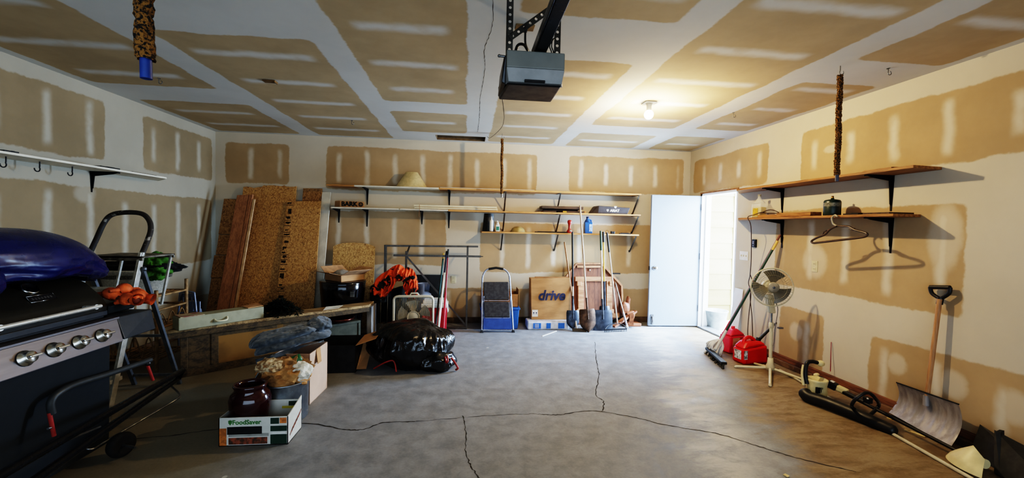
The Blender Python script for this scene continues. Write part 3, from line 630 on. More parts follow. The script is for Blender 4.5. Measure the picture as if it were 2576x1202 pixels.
# ================================================================= CEILING THINGS
m_opn = mat('opener_grey', (112, 112, 106), .6, var=.06, vs=6); m_opd = mat('opener_lens', (34, 33, 34), .35, var=.1)
m_angle = mat('perforated_angle', (84, 82, 78), .4, .8, var=.2)
ox0, ox1, oy0, oy1, oz0, oz1 = .155, .470, 2.0, 2.29, 2.185, 2.345
rt = base('garage_door_opener', 'grey garage door opener with dark lens cover hung from the ceiling', 'garage door opener', ((ox0+ox1)/2, 2.14, oz0))
ins = .02; zm = 2.262
hb = MB()
hb.hexa([(ox0+ins, oy0, zm), (ox1-ins*.4, oy0, zm), (ox1-ins*.4, oy1, zm), (ox0+ins, oy1, zm), (ox0+ins, oy0, oz1), (ox1-ins*.4, oy0, oz1), (ox1-ins*.4, oy1, oz1), (ox0+ins, oy1, oz1)])
part(hb, 'housing', m_opn, rt, .006)
part(MB().hexa([(ox0+ins+.012, oy0+.012, oz0+.012), (ox1-ins*.4-.012, oy0+.012, oz0+.012), (ox1-.004, oy0+.06, oz0+.012), (ox0+ins, oy0+.06, oz0+.012), (ox0+ins, oy0, zm), (ox1-ins*.4, oy0, zm), (ox1-ins*.4, oy0+.06, zm), (ox0+ins, oy0+.06, zm)]), 'front_skirt', mat('opener_grey_low', (134, 134, 132), .5, var=.06), rt, .003)
part(MB().hexa([(ox0+ins+.012, oy0+.02, oz0), (ox1-.022, oy0+.02, oz0), (ox1-.02, oy1-.02, oz0), (ox0+.005, oy1-.02, oz0), (ox0+ins, oy0+.06, oz0+.03), (ox1-ins*.4, oy0+.06, oz0+.03), (ox1-.006, oy1, zm), (ox0+.0, oy1, zm)]), 'light_lens', m_opd, rt, .006)
part(MB().hexa([(ox0, oy0+.05, oz0+.02), (ox0+ins, oy0+.05, oz0+.01), (ox0+ins, oy1-.01, oz0+.01), (ox0, oy1-.01, oz0+.02), (ox0+.008, oy0+.03, oz1-.03), (ox0+ins, oy0+.01, oz1-.015), (ox0+ins, oy1, oz1-.015), (ox0+.008, oy1, oz1-.03)]), 'side_lens', m_opd, rt, .004)
part(MB().mm((ox0+.11, oy0-.001, oz0+.012), (ox0+.21, oy0+.013, oz0+.022)), 'release_tab', m_opd, rt)
def perf(a, b, w, flip=1):
    """slotted angle iron: two flanges, front flange pierced with round holes"""
    a, b = Vector(a), Vector(b); d = (b-a).normalized(); L = (b-a).length; n = Vector((0, -1, 0)); r = d.cross(n).normalized()*flip
    mb = MB(); N = max(2, int(L/.034)); st = L/N; hw = w/2
    for i in range(N):
        c = a+d*(st*(i+.5)); K = 8; vs = []; R = w*.24
        sq = [(-1, -1), (0, -1), (1, -1), (1, 0), (1, 1), (0, 1), (-1, 1), (-1, 0)]
        for k in range(8): vs.append(c+r*sq[k][0]*hw+d*sq[k][1]*st/2)
        for k in range(8):
            t = -3*pi/4+k*pi/4; vs.append(c+r*cos(t)*R+d*sin(t)*R)
        mb.add(vs, [(k, (k+1) % 8, 8+(k+1) % 8, 8+k) for k in range(8)])
        mb.add([v-n*.002 for v in vs], [(k, 8+k, 8+(k+1) % 8, (k+1) % 8) for k in range(8)])
    e = r*(-hw); mb.add([a+e, b+e, b+e-n*w, a+e-n*w, a+e+r*.002, b+e+r*.002, b+e-n*w+r*.002, a+e-n*w+r*.002], [(0, 1, 2, 3), (7, 6, 5, 4), (0, 4, 5, 1), (3, 2, 6, 7)])
    return mb
bl, br_ = .192, .432
part(perf((bl, oy0+.05, oz1-.03), (bl, oy0+.05, H), .032), 'hanger_angle', m_angle, rt)
part(perf((br_, oy0+.05, oz1-.03), (br_, oy0+.05, H), .032, -1), 'hanger_angle', m_angle, rt)
part(perf((bl, oy0+.045, 2.42), (br_-.01, oy0+.045, 2.60), .030), 'cross_brace', m_angle, rt)
rl = MB().beam((.345, oy0+.12, 2.375), (.345, YF+.3, 2.375), .055, .05); rl.beam((.312, oy0+.1, 2.37), (.312, YF+.3, 2.37), .006, .045)
part(rl, 'rail', mat('black_rail', (22, 23, 26), .3, .6), rt, .003)
part(MB().tube(smooth_path([(.22, 2.07, 2.34), (.235, 2.08, 2.40), (.27, 2.1, 2.415), (.31, 2.2, 2.42), (.33, 2.5, 2.6), (.335, 2.55, H-.03)], 6), .007, 8), 'power_cord', m_blackp, rt)
part(MB().tube(smooth_path([(.40, 2.07, 2.34), (.405, 2.06, 2.37), (.395, 2.06, 2.4), (.41, 2.06, 2.43), (.425, 2.07, 2.45)], 5), .003, 6).tube(smooth_path([(.41, 2.07, 2.34), (.415, 2.06, 2.37), (.405, 2.06, 2.4), (.41, 2.06, 2.44)], 5), .003, 6).tube([(.452, 2.05, 2.34), (.465, 2.06, 2.365)], .002, 5).tube([(.458, 2.05, 2.34), (.472, 2.06, 2.36)], .002, 5), 'bell_wire', m_blackp, rt)
part(MB().cyl((ox0+.02, oy0+.04, oz1-.02), (ox0-.012, oy0+.04, oz1-.018), .006).blob((ox0-.014, oy0+.04, oz1-.018), (.008, .008, .008), sub=2), 'side_bolt', m_steel, rt)
part(MB().tube(smooth_path([(.17, oy0+.2, oz0+.01), at(1268, 285, 2.6), at(1268, 300, 3.2), at(1262, 320, 4.2), at(1245, 338, 5.2), at(1232, 347, 5.75), (.26, 5.86, H-.002)], 8), .0028, 6), 'antenna_wire', mat('thin_wire', (96, 84, 64), .5), rt)
# ceiling outlet behind the opener
p = Vector((.34, 2.62, H))
rt = base('ceiling_outlet', 'small ceiling outlet box behind the door opener', 'outlet', (p.x, p.y, H-.02))
part(MB().box((p.x, p.y, H-.005), (.12, .075, .01)), 'cover_plate', mat('brown_plate', (128, 100, 60), .5), rt, .003)
part(MB().box((p.x, p.y-.01, H-.022), (.03, .03, .03)), 'plug', m_blackp, rt, .004)
# bulb
bx, by = 1.784, 3.973
rt = base('ceiling_light', 'bare glowing round bulb in a white ceiling lampholder', 'light', (bx, by, H-.2))
part(MB().box((bx, by, H-.004), (.115, .115, .008)), 'mounting_plate', m_whitep, rt, .002)
part(MB().lathe([(.024, 0), (.026, .06), (.035, .075), (0, .075)], (bx, by, H-.083), 18), 'socket', m_whitep, rt)
te = NT('glowing_bulb'); te.set(te.b.inputs['Base Color'], (1, .95, .8)); te.b.inputs['Emission Color'].default_value = (1, .86, .58, 1); te.b.inputs['Emission Strength'].default_value = 14.
ob = part(MB().blob((bx, by, H-.118), (.046, .046, .046), sub=4), 'bulb', te.m, rt)
ob.visible_shadow = True
bpy.data.objects['bulb_light'].location = (bx, by, H-.19); bpy.data.lights['bulb_light'].shadow_soft_size = .03
# fuzzy bicycle-hanger straps
m_fuzz = mat('brown_fuzzy_sleeve', (128, 90, 40), .95, vs=130, c2=(26, 19, 12), mixlo=.42, mixhi=.56, bump=.6, bs=200)
def strap(lb, x, y, tipcol, rad=.021, L=.80, ztop=H-.07):
    rt = base('hanging_strap', lb, 'strap', (x, y, ztop-L), group='fuzzy straps hanging from the ceiling')
    b = MB(); n = 90; seg = 12; vs, fs = [], []; random.seed(int(abs(x)*1000))
    for i in range(n+1):
        z = ztop-(L-.05)*i/n; cx = x+.003*sin(i*.14)+.012*i/n; tw = i*.45
        for k in range(seg):
            t = 2*pi*k/seg; q = rad*(.8+.06*sin(2*t+tw)+.34*random.random()); vs.append((cx+q*cos(t), y+q*sin(t), z+random.uniform(-.003, .003)))
    for i in range(n):
        for k in range(seg): fs.append((i*seg+k, (i+1)*seg+k, (i+1)*seg+(k+1) % seg, i*seg+(k+1) % seg))
    b.add(vs, fs); part(b, 'sleeve', m_fuzz, rt)
    part(MB().cyl((x+.012, y, ztop-L+.053), (x+.013, y, ztop-L), rad*.62), 'tip', tipcol, rt)
    part(MB().tube([(x, y, ztop+.07), (x, y, ztop+.035)]+arc((x+.012, y, ztop+.02), .016, pi*.9, pi*2.3, 10), .003, 6), 'ceiling_hook', m_steel, rt)
strap('brown fuzzy strap with bright blue tip hanging at upper left', -.865, 1.2, mat('blue_tip', (30, 58, 120), .5), L=.825)
strap('brown fuzzy strap hanging before the back shelves', .452, 5.64, mat('grey_tip', (150, 146, 140), .4, .4), .019)
strap('brown fuzzy strap hanging in front of the right wall shelf', 2.783, 2.86, mat('slate_tip', (74, 78, 96), .4), .020)
for (px, py, lb) in ((400, 197, 'white screw hook in ceiling at upper left beyond the blue-tipped strap'), (885, 303, 'small screw hook in the ceiling above the plywood sheets'), (1845, 283, 'small screw hook in ceiling right of the bulb'), (2235, 172, 'small screw hook in ceiling right of the right-hand strap')):
    p = fl(px, py, H)
    single(MB().tube([(p.x, p.y, H), (p.x, p.y, H-.02)]+arc((p.x+.012, p.y, H-.035), .014, pi*.85, pi*2.4, 10), .0032, 6).lathe([(.012, 0), (.012, .003), (0, .003)], (p.x, p.y, H-.003), 10), 'ceiling_hook', m_steel, lb, 'hook', (p.x, p.y, H-.05), group='screw hooks in the ceiling')
p = fl(678, 203, H)
single(MB().mm((p.x-.05, p.y-.03, H-.012), (p.x+.05, p.y+.03, H-.002)).mm((p.x+.05, p.y-.03, H-.02), (p.x+.058, p.y+.03, H-.002)), 'ceiling_scrap', mat('tan_paper_flap', (120, 92, 56), .9), 'torn paper flap hanging from the ceiling board at upper left', 'paper flap')
# ================================================================= ALONG THE BACK WALL
m_osb = osb('osb_board'); m_osb2 = osb('osb_board_dim', (176, 134, 84), (122, 84, 48)); m_osbl = osb('osb_board_light', (212, 178, 122), (164, 124, 76))
m_redwood = wood('reddish_board', (176, 128, 92), (140, 96, 66), .6, 2); m_stamp = mat('edge_stamp', (54, 38, 24), .85, var=.4, vs=30)
def lean(px_tl, px_tr, px_bl, px_br, yt, ztop, th, y_bot=5.62):
    """a board leaning on the back wall; its four corners read along two depth planes"""
    tl, tr = at(*px_tl, yt), at(*px_tr, yt)
    def foot(p, q):                      # follow the leaning edge down to the floor
        f = at(*q, y_bot); d = f-p; k = -p.z/d.z
        return p+d*k
    bl, br = foot(tl, px_bl), foot(tr, px_br)
    return [bl, br, tr, tl]
def board(name, label, cat, q, th, m, group=None, bevel=0):
    b = MB().slab(q, th); return single(b, name, m, label, cat, tuple((q[0]+q[1])/2), bevel, group)
# depth order: small far board, white board, left planks, big sheet, stamped sheet, red boards
single(MB().slab([(-2.42, 6.06, 0), (-2.06, 6.06, 0), (-2.12, 6.30, 1.99), (-2.385, 6.30, 1.985)], -.012), 'osb_sheet', m_osb2, 'narrow strand board strip standing highest beside the white board', 'board')
single(MB().slab([(-2.08, 5.70, 0), (-1.95, 5.70, 0), (-2.0, 6.30, 1.945), (-2.12, 6.30, 1.94)], -.02).mm((-2.09, 5.69, 0), (-1.94, 5.712, .02)), 'white_board', m_wboard, 'long white painted board leaning at the right end of the plywood sheets', 'board')
pk = [(-3.40, 5.70, 0), (-3.22, 5.70, 0), (-3.235, 6.21, 1.80), (-3.415, 6.21, 1.80)]
rt = base('plank_stack', 'rough dark planks leaning in the back left corner', 'planks', (-3.3, 5.7, 0))
for i, (f0, f1, dx) in enumerate(((0, .40, 0), (.402, .565, -.01), (.57, .72, .008), (.725, 1., 0))):
    q = [Vector(pk[0]).lerp(Vector(pk[3]), f0), Vector(pk[1]).lerp(Vector(pk[2]), f0), Vector(pk[1]).lerp(Vector(pk[2]), f1), Vector(pk[0]).lerp(Vector(pk[3]), f1)]
    part(MB().slab([p+Vector((dx, 0, 0)) for p in q], -.035), 'plank', m_osb2, rt, .004)
def rough_sheet(bl, br, tr, tl, th, n=26):
    """a sheet with a torn, wavy top edge"""
    bl, br, tr, tl = map(Vector, (bl, br, tr, tl)); mb = MB(); nrm = (br-bl).cross(tl-bl).normalized()*(-th); fs = []; vs = []
    for i in range(n+1):
        t = i/n; b = bl.lerp(br, t); u = tl.lerp(tr, t); u = u+(u-b).normalized()*(.012*sin(t*19+1)*sin(t*7)+.008*random.random()+(.02 if .35 < t < .8 else 0))
        vs += [b, u, b+nrm, u+nrm]
    for i in range(n):
        a = 4*i; fs += [(a, a+4, a+5, a+1), (a+2, a+3, a+7, a+6), (a+1, a+5, a+7, a+3), (a, a+2, a+6, a+4)]
    fs += [(0, 1, 3, 2), (4*n, 4*n+2, 4*n+3, 4*n+1)]; return mb.add(vs, fs)
single(rough_sheet((-3.05, 5.62, 0), (-2.33, 5.62, 0), (-2.47, 6.27, 2.0), (-3.19, 6.27, 1.97), .014), 'osb_sheet', m_osb, 'widest strand board sheet leaning at back left, torn top edge', 'board')
rt = base('osb_sheet', 'strand board sheet with black printed edge strip at right of stack', 'board', (-2.3, 5.56, 0))
q = [Vector(v) for v in ((-2.46, 5.52, 0), (-1.975, 5.52, 0), (-2.09, 6.16, 1.80), (-2.55, 6.16, 1.785))]
st = MB().slab(q, -.014).slot(1); nn = (q[1]-q[0]).cross(q[3]-q[0]).normalized()
random.seed(11)
def onq(u, v, o): return q[0].lerp(q[1], u).lerp(q[3].lerp(q[2], u), v)+nn*o
def stampq(u0, u1, v0, v1): st.add([onq(u0, v0, .0015), onq(u1, v0, .0015), onq(u1, v1, .0015), onq(u0, v1, .0015)], [(0, 1, 2, 3)])
v = .04
while v < .985:
    h = random.choice((.012, .02, .035, .05))
    if h < .03: stampq(.0, .19, v, v+.004); v += .012
    for k in range(random.randint(2, 4)):
        a = .01+random.random()*.1; stampq(a, a+.03+random.random()*.06, v+random.random()*h*.6, v+h)
    v += h+random.choice((.004, .01, .028))
part(st, 'sheet', [m_osb, m_stamp], rt)
for i, (x0, y0_, lb) in enumerate(((-3.20, 5.545, 'reddish brown board leaning left of the widest strand sheet'), (-3.045, 5.535, 'narrow reddish board on edge beside the wider red board'))):
    w_ = (.15, .05)[i]
    single(MB().slab([(x0, y0_, 0), (x0+w_, y0_, 0), (x0+w_+.01, 6.11, 1.86+.01*i), (x0+.01, 6.11, 1.85+.01*i)], -.035), 'red_board', m_redwood, lb, 'board', (x0, y0_, 0), .003, 'reddish boards leaning at back left')
single(MB().slab([(-2.985, 5.53, 0), (-2.955, 5.53, 0), (-2.945, 6.09, 1.80), (-2.975, 6.09, 1.80)], -.02), 'light_batten', mat('pale_batten', (190, 158, 122), .7), 'pale thin batten leaning against the red boards', 'batten', bevel=.002)
# rounded strand board
ob_ = []
for t in range(0, 13):
    a = t/12; ob_.append((-.291+.582*a, .325+.028*sin(pi*a)-.03*(abs(a-.5)*2)**6))
poly = [(-.29, -.86), (.29, -.86), (.291, .27)]+ob_[::-1]+[(-.291, .27)]
single(MB(Matrix.Translation((-1.615, 6.11, .86)) @ Matrix.Rotation(pi/2-.13, 4, 'X')).prism(poly, .012), 'strand_board', m_osbl, 'round-shouldered strand board panel behind the black bin', 'board', (-1.615, 6.1, 0))
# black bin with open carton on it
m_gloss = mat('glossy_black', (16, 16, 20), .14, coat=.3)
cx, cy = -1.63, 5.66
rt = base('black_bin', 'glossy black round bin with an open carton on top', 'bin', (cx, cy, 0))
part(MB().lathe([(0, 0), (.215, 0), (.225, .01), (.26, .40), (.283, .62), (.285, .70), (.27, .72), (0, .722)], (cx, cy, 0), 40), 'bin_body', m_gloss, rt)
part(MB().lathe([(.289, .70), (.289, .728), (.27, .735), (.0, .737)], (cx, cy, 0), 40), 'rim', m_gloss, rt)
part(MB().mm((cx+.16, cy-.262, .55), (cx+.215, cy-.235, .62)), 'metal_latch', m_chrome, rt, .004)
def carton(name, label, cat, T, w, d, h, flaps, m=None, th=.006, mi=None, root_loc=None, group=None):
    """open cardboard carton in local frame T; flaps = {side: (length, angle from vertical outward)}"""
    m = m or m_cardb; rt = base(name, label, cat, root_loc or tuple(T.translation), 0., group)
    b = MB(T).mm((-w/2, -d/2, 0), (w/2, d/2, th)).mm((-w/2, -d/2, 0), (w/2, -d/2+th, h)).mm((-w/2, d/2-th, 0), (w/2, d/2, h)).mm((-w/2, -d/2, 0), (-w/2+th, d/2, h)).mm((w/2-th, -d/2, 0), (w/2, d/2, h))
    part(b, 'carton_body', m, rt)
    for s, (L, a) in flaps.items():
        sx, cx_ = sin(a)*L, cos(a)*L
        if s in 'fb':
            y = -d/2 if s == 'f' else d/2; k = -1 if s == 'f' else 1
            qd = [(-w/2, y, h), (w/2, y, h), (w/2-.01, y+k*sx, h+cx_), (-w/2+.01, y+k*sx, h+cx_)]
        else:
            x = -w/2 if s == 'l' else w/2; k = -1 if s == 'l' else 1
            qd = [(x, -d/2, h), (x, d/2, h), (x+k*sx, d/2-.01, h+cx_), (x+k*sx, -d/2+.01, h+cx_)]
        part(MB(T).slab(qd, .004), 'flap', mi or m_cardin, rt)
    return rt
carton('cardboard_box', 'open cardboard carton with spread flaps sitting on the black bin', 'box', frame((cx+.02, cy, .738), .86), .34, .36, .085, {'f': (.17, 1.15), 'r': (.18, 1.2), 'l': (.16, 1.3), 'b': (.15, 1.)}, m_cardb, mi=mat('flap_tan', (186, 148, 112), .85))
single(MB().blob((cx-.02, cy+.0, .80), (.11, .11, .075), lambda p: 1+.12*nz(p, 3.), 3), 'plastic_bag', mat('grey_film', (150, 146, 140), .35), 'grey plastic film bundle inside the carton on the black bin', 'bag', (cx, cy, .74))

# clothes rack of square tube
m_rack = mat('rack_grey_tube', (88, 84, 80), .42, .6, var=.08, vs=18)
rt = base('clothes_rack', 'grey square tube clothes rack standing against the back wall', 'rack', (-.5, 6.0, 0))
TL = at(970, 618, 6.12); TR = at(1203, 620, 6.12); ML = at(990, 642, 5.9); MR = at(1210, 645, 5.9); up = (0, 0, 1)
part(MB().beam(TL, TR, .026, .026), 'rear_rail', m_rack, rt, .002)
part(MB().beam(ML, MR, .026, .028), 'front_rail', m_rack, rt, .002).data
part(MB().cyl(MR, MR+Vector((.03, 0, 0)), .006), 'rail_pin', m_rack, rt)
part(MB().beam((TL.x, 6.12, .0), (TL.x, 6.12, TL.z+.013), .036, .036, (0, 1, 0)), 'post', m_rack, rt, .003)
x1 = at(1022, 650, 5.93).x; x2 = at(1176, 650, 5.93).x
part(MB().beam((x1, 5.93, 0), (x1, 5.93, ML.z+.06), .028, .028, (0, 1, 0)), 'post', m_rack, rt, .003)
part(MB().beam((x2, 5.93, 0), (x2, 5.93, TR.z), .028, .028, (0, 1, 0)), 'post', m_rack, rt, .003)
part(MB().beam((x1, 5.93, ML.z), (x1+.02, 6.12, TL.z), .02, .02).beam((x2, 5.93, MR.z+.02), (x2, 6.12, TR.z), .02, .02), 'top_link', m_rack, rt)
part(MB().beam((x1+.01, 5.925, ML.z-.02), (x2-.01, 5.925, .06), .024, .010, (0, 1, 0)), 'diagonal_brace', m_rack, rt)
part(MB().beam((x1, 5.93, .022), (x2, 5.93, .022), .024, .024), 'foot_rail', m_rack, rt)
p = at(1140, 777, 5.92)
# hunting clothes over the rack
def camo():
    t = NT('orange_camo_cloth'); o = t.obj(); n, _ = t.noise(o, 11., 3., .5, .6); n2, _ = t.noise(o, 26., 2.)
    f = t.math('ADD', t.math('MULTIPLY', n, .8), t.math('MULTIPLY', n2, .2))
    t.set(t.b.inputs['Base Color'], t.mix(t.maprange(f, .43, .48), lin((34, 24, 22)), lin((214, 84, 36)))); t.b.inputs['Roughness'].default_value = .85
    t.bump(n, .4, .02); return t.m
m_camo = camo(); m_black_cloth = mat('black_cloth', (24, 23, 24), .9, var=.3)
def crumple(c, r, seed, amp=.3, f1=2.2, sub=5, ridg=.12, low=None, smooth=True):
    def d(p):
        k = 1+amp*nz(p, f1, seed)+ridg*(1-2*abs(nz(p, f1*2.4, seed+5)))
        q = Vector((p.x*r[0]*k, p.y*r[1]*k, p.z*r[2]*k))
        if low is not None: q.z = max(q.z, low)
        return q
    return MB().blob(c, (1, 1, 1), d, sub, None, smooth)
def band(pts, n=16, wid=.12, th=.05, seed=0.):
    P = smooth_path(pts, n); b = MB()
    return b.tube(P, [wid*(.75+.35*sin(pi*i/len(P)))*(1+.45*nz(P[i], 14., seed)) for i in range(len(P))], 14, flat=th/wid)
A = lambda px, py, Y=5.66: at(px, py, Y)
def drape(tops, lens, seed, n=60, m=22, fold=.03, Y=5.66):
    P = smooth_path([A(px, py, Y) for px, py in tops], 20); N = len(P)
    def L(u):
        k = u*(len(lens)-1); i = min(int(k), len(lens)-2); f = k-i; f = f*f*(3-2*f); return lens[i]*(1-f)+lens[i+1]*f
    def f(u, v):
        k = u*(N-1); i = min(int(k), N-2); p = P[i].lerp(P[i+1], k-i); ln = L(u)
        w = fold*(.35+v)*(sin(u*21+3*nz((u*4, v*2, 0), 1., seed)*3+seed)+.6*sin(u*47+v*3))+.03*nz((u*5, v*3, 1), 1.5, seed)
        lip = -.055*sin(min(1, v*2.2)*pi*.5)
        return (p.x+.02*nz((u*6, v*4, 2), 1., seed)-.05*v*sin(u*3), p.y+lip+w, p.z-ln*v+.012*nz((u*9, v*6, 3), 1., seed))
    b = MB().grid(f, n, m)
    return b.grid(lambda u, v: (f(u, 0)[0], f(u, 0)[1]+.10*v, f(u, 0)[2]-.25*L(u)*v*v), n, 6)
rt = base('hunting_vest', 'orange and black camouflage hunting vest draped over the rack, left bundle', 'vest', tuple(A(985, 720)), group='camouflage garments on the rack')
part(drape([(937, 728), (945, 706), (965, 685), (990, 668), (1008, 667), (1022, 680)], [.03, .10, .26, .40, .34, .20, .10], 2.), 'vest_cloth', m_camo, rt)
part(crumple(A(944, 726, 5.66), (.06, .06, .05), 7., .4), 'black_lining', m_black_cloth, rt)
part(crumple(A(956, 745, 5.80), (.12, .08, .12), 17., .4), 'black_sleeve', m_black_cloth, rt)
rt = base('hunting_jacket', 'orange camouflage jacket bunched right of the rack post', 'jacket', tuple(A(1030, 720)), group='camouflage garments on the rack')
part(drape([(1016, 682), (1026, 673), (1038, 678), (1046, 692), (1052, 718)], [.12, .32, .38, .30, .14], 6., 44, 20), 'jacket_cloth', m_camo, rt)
part(crumple(A(1038, 698, 5.57), (.028, .014, .024), 3.), 'dark_collar', m_black_cloth, rt)
rt = base('dark_trousers', 'black trousers hanging below the camouflage vest', 'trousers', tuple(A(975, 770, 5.75)))
part(MB().grid(lambda u, v: (A(945, 740, 5.8).x+.42*u, 5.80-.05*sin(u*17)*(.4+v)-.04*v, .62-.50*v+.02*sin(u*9)), 34, 14), 'trouser_cloth', m_black_cloth, rt)
for i, px in enumerate((957, 974)): 
    p = at(px, 765, 5.72); part(MB().cyl((p.x, 5.72, .13), (p.x+.006, 5.72, .6), .006), 'hanging_cord', mat('thin_wire', (96, 84, 64), .5), rt)
# white box fan
m_fanw = mat('cream_fan_plastic', (206, 200, 182), .45, var=.04); m_wire = mat('fan_wire', (190, 184, 166), .4)
fx0, fx1, fy, fz0, fz1 = -.925, -.425, 5.40, .02, .560
rt = base('box_fan', 'cream box fan standing behind the black garbage bag', 'fan', ((fx0+fx1)/2, fy+.06, 0))
pr = []
for (cx_, cz_, a0) in ((fx1-.05, fz1-.05, 0), (fx0+.05, fz1-.05, pi/2), (fx0+.05, fz0+.05, pi), (fx1-.05, fz0+.05, 3*pi/2)):
    for k in range(6): t = a0+pi/2*k/5; pr.append((cx_+.05*cos(t), cz_+.05*sin(t)))
part(MB().tube([(x, fy, z) for x, z in pr], .016, 8, True).add([(x, fy+s, z) for s in (0, .12) for x, z in pr], [(i, (i+1) % 24, 24+(i+1) % 24, 24+i) for i in range(24)], True), 'housing', m_fanw, rt)
g = MB()
for i in range(1, 25):
    x = fx0+.02+(fx1-fx0-.04)*i/25; g.cyl((x, fy, fz0+.01), (x, fy, fz1-.01), .0026, seg=5)
part(g, 'front_grille', m_wire, rt)
fcx, fcz = (fx0+fx1)/2, (fz0+fz1)/2
part(MB().lathe([(.0, -.012), (.045, -.012), (.06, 0), (.075, 0), (.078, -.008), (.082, 0)], T=Matrix.Translation((fcx, fy, fcz)) @ Matrix.Rotation(pi/2, 4, 'X') @ Matrix.Scale(-1, 4, (0, 0, 1)), seg=28), 'hub_cover', m_fanw, rt)
bl_ = MB()
for k in range(5):
    a = k*2*pi/5+.4
    bl_.grid(lambda u, v: (fcx+(.05+.16*u)*cos(a+.9*(v-.5)*(.7+.3*u)), fy+.06-.05*(v-.5), fcz+(.05+.16*u)*sin(a+.9*(v-.5)*(.7+.3*u))), 6, 6)
part(bl_, 'blade', mat('grey_blade', (178, 172, 158), .4), rt)
part(MB().tube([(fcx-.05, fy+.05, fz1+.01), (fcx-.035, fy+.05, fz1+.035), (fcx+.045, fy+.05, fz1+.035), (fcx+.06, fy+.05, fz1+.01)], .011, 8), 'carry_handle', m_fanw, rt)
part(MB().mm((fx0+.03, fy+.02, 0), (fx0+.09, fy+.1, fz0+.006)).mm((fx1-.09, fy+.02, 0), (fx1-.03, fy+.1, fz0+.006)), 'foot', m_fanw, rt)
# cooler
m_coolr = mat('cooler_red', (176, 34, 48), .4); 
rt = base('cooler', 'red and white picnic cooler behind the leaning mop handles', 'cooler', (-.43, 5.80, 0))
part(MB().box((-.43, 5.80, .18), (.32, .26, .36), taper=(1.06, 1.06)), 'cooler_body', m_coolr, rt, .012)
part(MB().box((-.43, 5.80, .385), (.36, .30, .05)).box((-.43, 5.80, .435), (.33, .27, .05), taper=(.92, .92)), 'lid', m_whitep, rt, .012)
part(MB().tube([(-.262, 5.70, .37), (-.25, 5.70, .30), (-.25, 5.90, .30), (-.262, 5.90, .37)], .011, 8), 'handle', m_whitep, rt)
# propane tank on a crate, leaning black panel
rt = base('black_crate', 'low black crate under the propane tank behind the box fan', 'crate', (-.62, 5.98, 0))
part(MB().mm((-.81, 5.86, 0), (-.40, 6.09, .015)).mm((-.81, 5.86, 0), (-.40, 5.875, .25)).mm((-.81, 6.075, 0), (-.40, 6.09, .25)).mm((-.81, 5.86, 0), (-.795, 6.09, .25)).mm((-.415, 5.86, 0), (-.40, 6.09, .25)).mm((-.81, 5.86, .235), (-.40, 6.1, .25)), 'crate_wall', m_blackp, rt)
m_tank = mat('tank_blue_grey', (146, 156, 176), .35, .1)
px_ = at(1066, 745, 5.98).x
rt = base('propane_tank', 'blue grey propane tank with slotted collar behind the box fan', 'tank', (px_, 5.97, .25))
part(MB().lathe([(.0, 0), (.09, .01), (.115, .05), (.118, .20), (.105, .25), (.06, .285), (0, .29)], (px_, 5.97, .25), 28), 'tank_body', m_tank, rt)
part(MB().lathe([(.088, .26), (.094, .40), (.098, .405), (.09, .40), (.084, .26)], (px_, 5.97, .25), 28, arc=.78, T=None), 'collar', m_tank, rt)
part(MB().lathe([(.02, .28), (.02, .34), (.03, .35), (.03, .37), (0, .375)], (px_-.02, 5.97, .25), 14), 'valve', m_steel, rt)
p = at(1030, 727, 5.85)
single(crumple((p.x, 5.84, .672), (.075, .07, .04), 31., .25), 'wrapped_bundle', m_tank, 'grey blue wrapped bundle perched beside the propane tank collar', 'bundle', (p.x, 5.84, .62))
a, b = at(1046, 692, 6.2), at(1112, 692, 6.2)
single(MB().slab([(a.x, 6.14, 0), (b.x+.03, 6.14, 0), (b.x+.03, 6.26, a.z), (a.x, 6.26, a.z)], -.02), 'hardboard_sheet', m_blackp, 'black flat panel leaning on the wall behind the cooler', 'panel')
# three mop handles + flat mop
def pole(name, label, cat, a, b, r, m, parts=(), group=None, r2=None):
    a, b = Vector(a), Vector(b); rt = base(name, label, cat, tuple(a), 0., group); L = b-a
    part(MB().cyl(a, b, r, r2 or r, 14), 'shaft', m, rt)
    for (n, t0, t1, rr, mm_) in parts: part(MB().cyl(a+L*t0, a+L*t1, rr, seg=14), n, mm_, rt)
    return rt
m_teal = mat('teal_pole', (38, 78, 74), .4); m_redp = mat('maroon_pole', (140, 34, 50), .4); m_navy = mat('navy_pole', (40, 44, 84), .4); m_yel = mat('yellow_grip', (206, 168, 88), .5)
def foot_pt(px, py, Y): p = at(px, py, Y); p.z = max(0, p.z); return p
a = at(1096, 823, 5.42); b = at(1116, 637, 6.0); d = b-a; a = a-d*(a.z/d.z)
pole('mop', 'teal mop handle with yellow top leaning on the rack, leftmost of three', 'mop handle', a, b, .011, m_teal, [('grip', .93, 1.0, .014, m_yel), ('lower_sleeve', .0, .45, .012, m_black)], 'mop handles leaning on the rack')
a = at(1104, 815, 5.46); b = at(1124, 632, 5.88); d = b-a; a = a-d*(a.z/d.z)
pole('mop', 'navy mop handle with white lower sleeve, middle of three at rack', 'mop handle', a, b, .012, m_navy, [('white_sleeve', .0, .74, .015, m_whitep), ('grip', .955, 1., .015, m_blackp)], 'mop handles leaning on the rack')
a = at(1116, 815, 5.5); b = at(1128, 627, 5.86); d = b-a; a = a-d*(a.z/d.z)
pole('mop', 'maroon mop handle with black tip, rightmost of three at rack', 'mop handle', a, b, .011, m_redp, [('grip', .9, 1., .013, m_blackp), ('lower_sleeve', .0, .5, .015, m_coolr)], 'mop handles leaning on the rack')
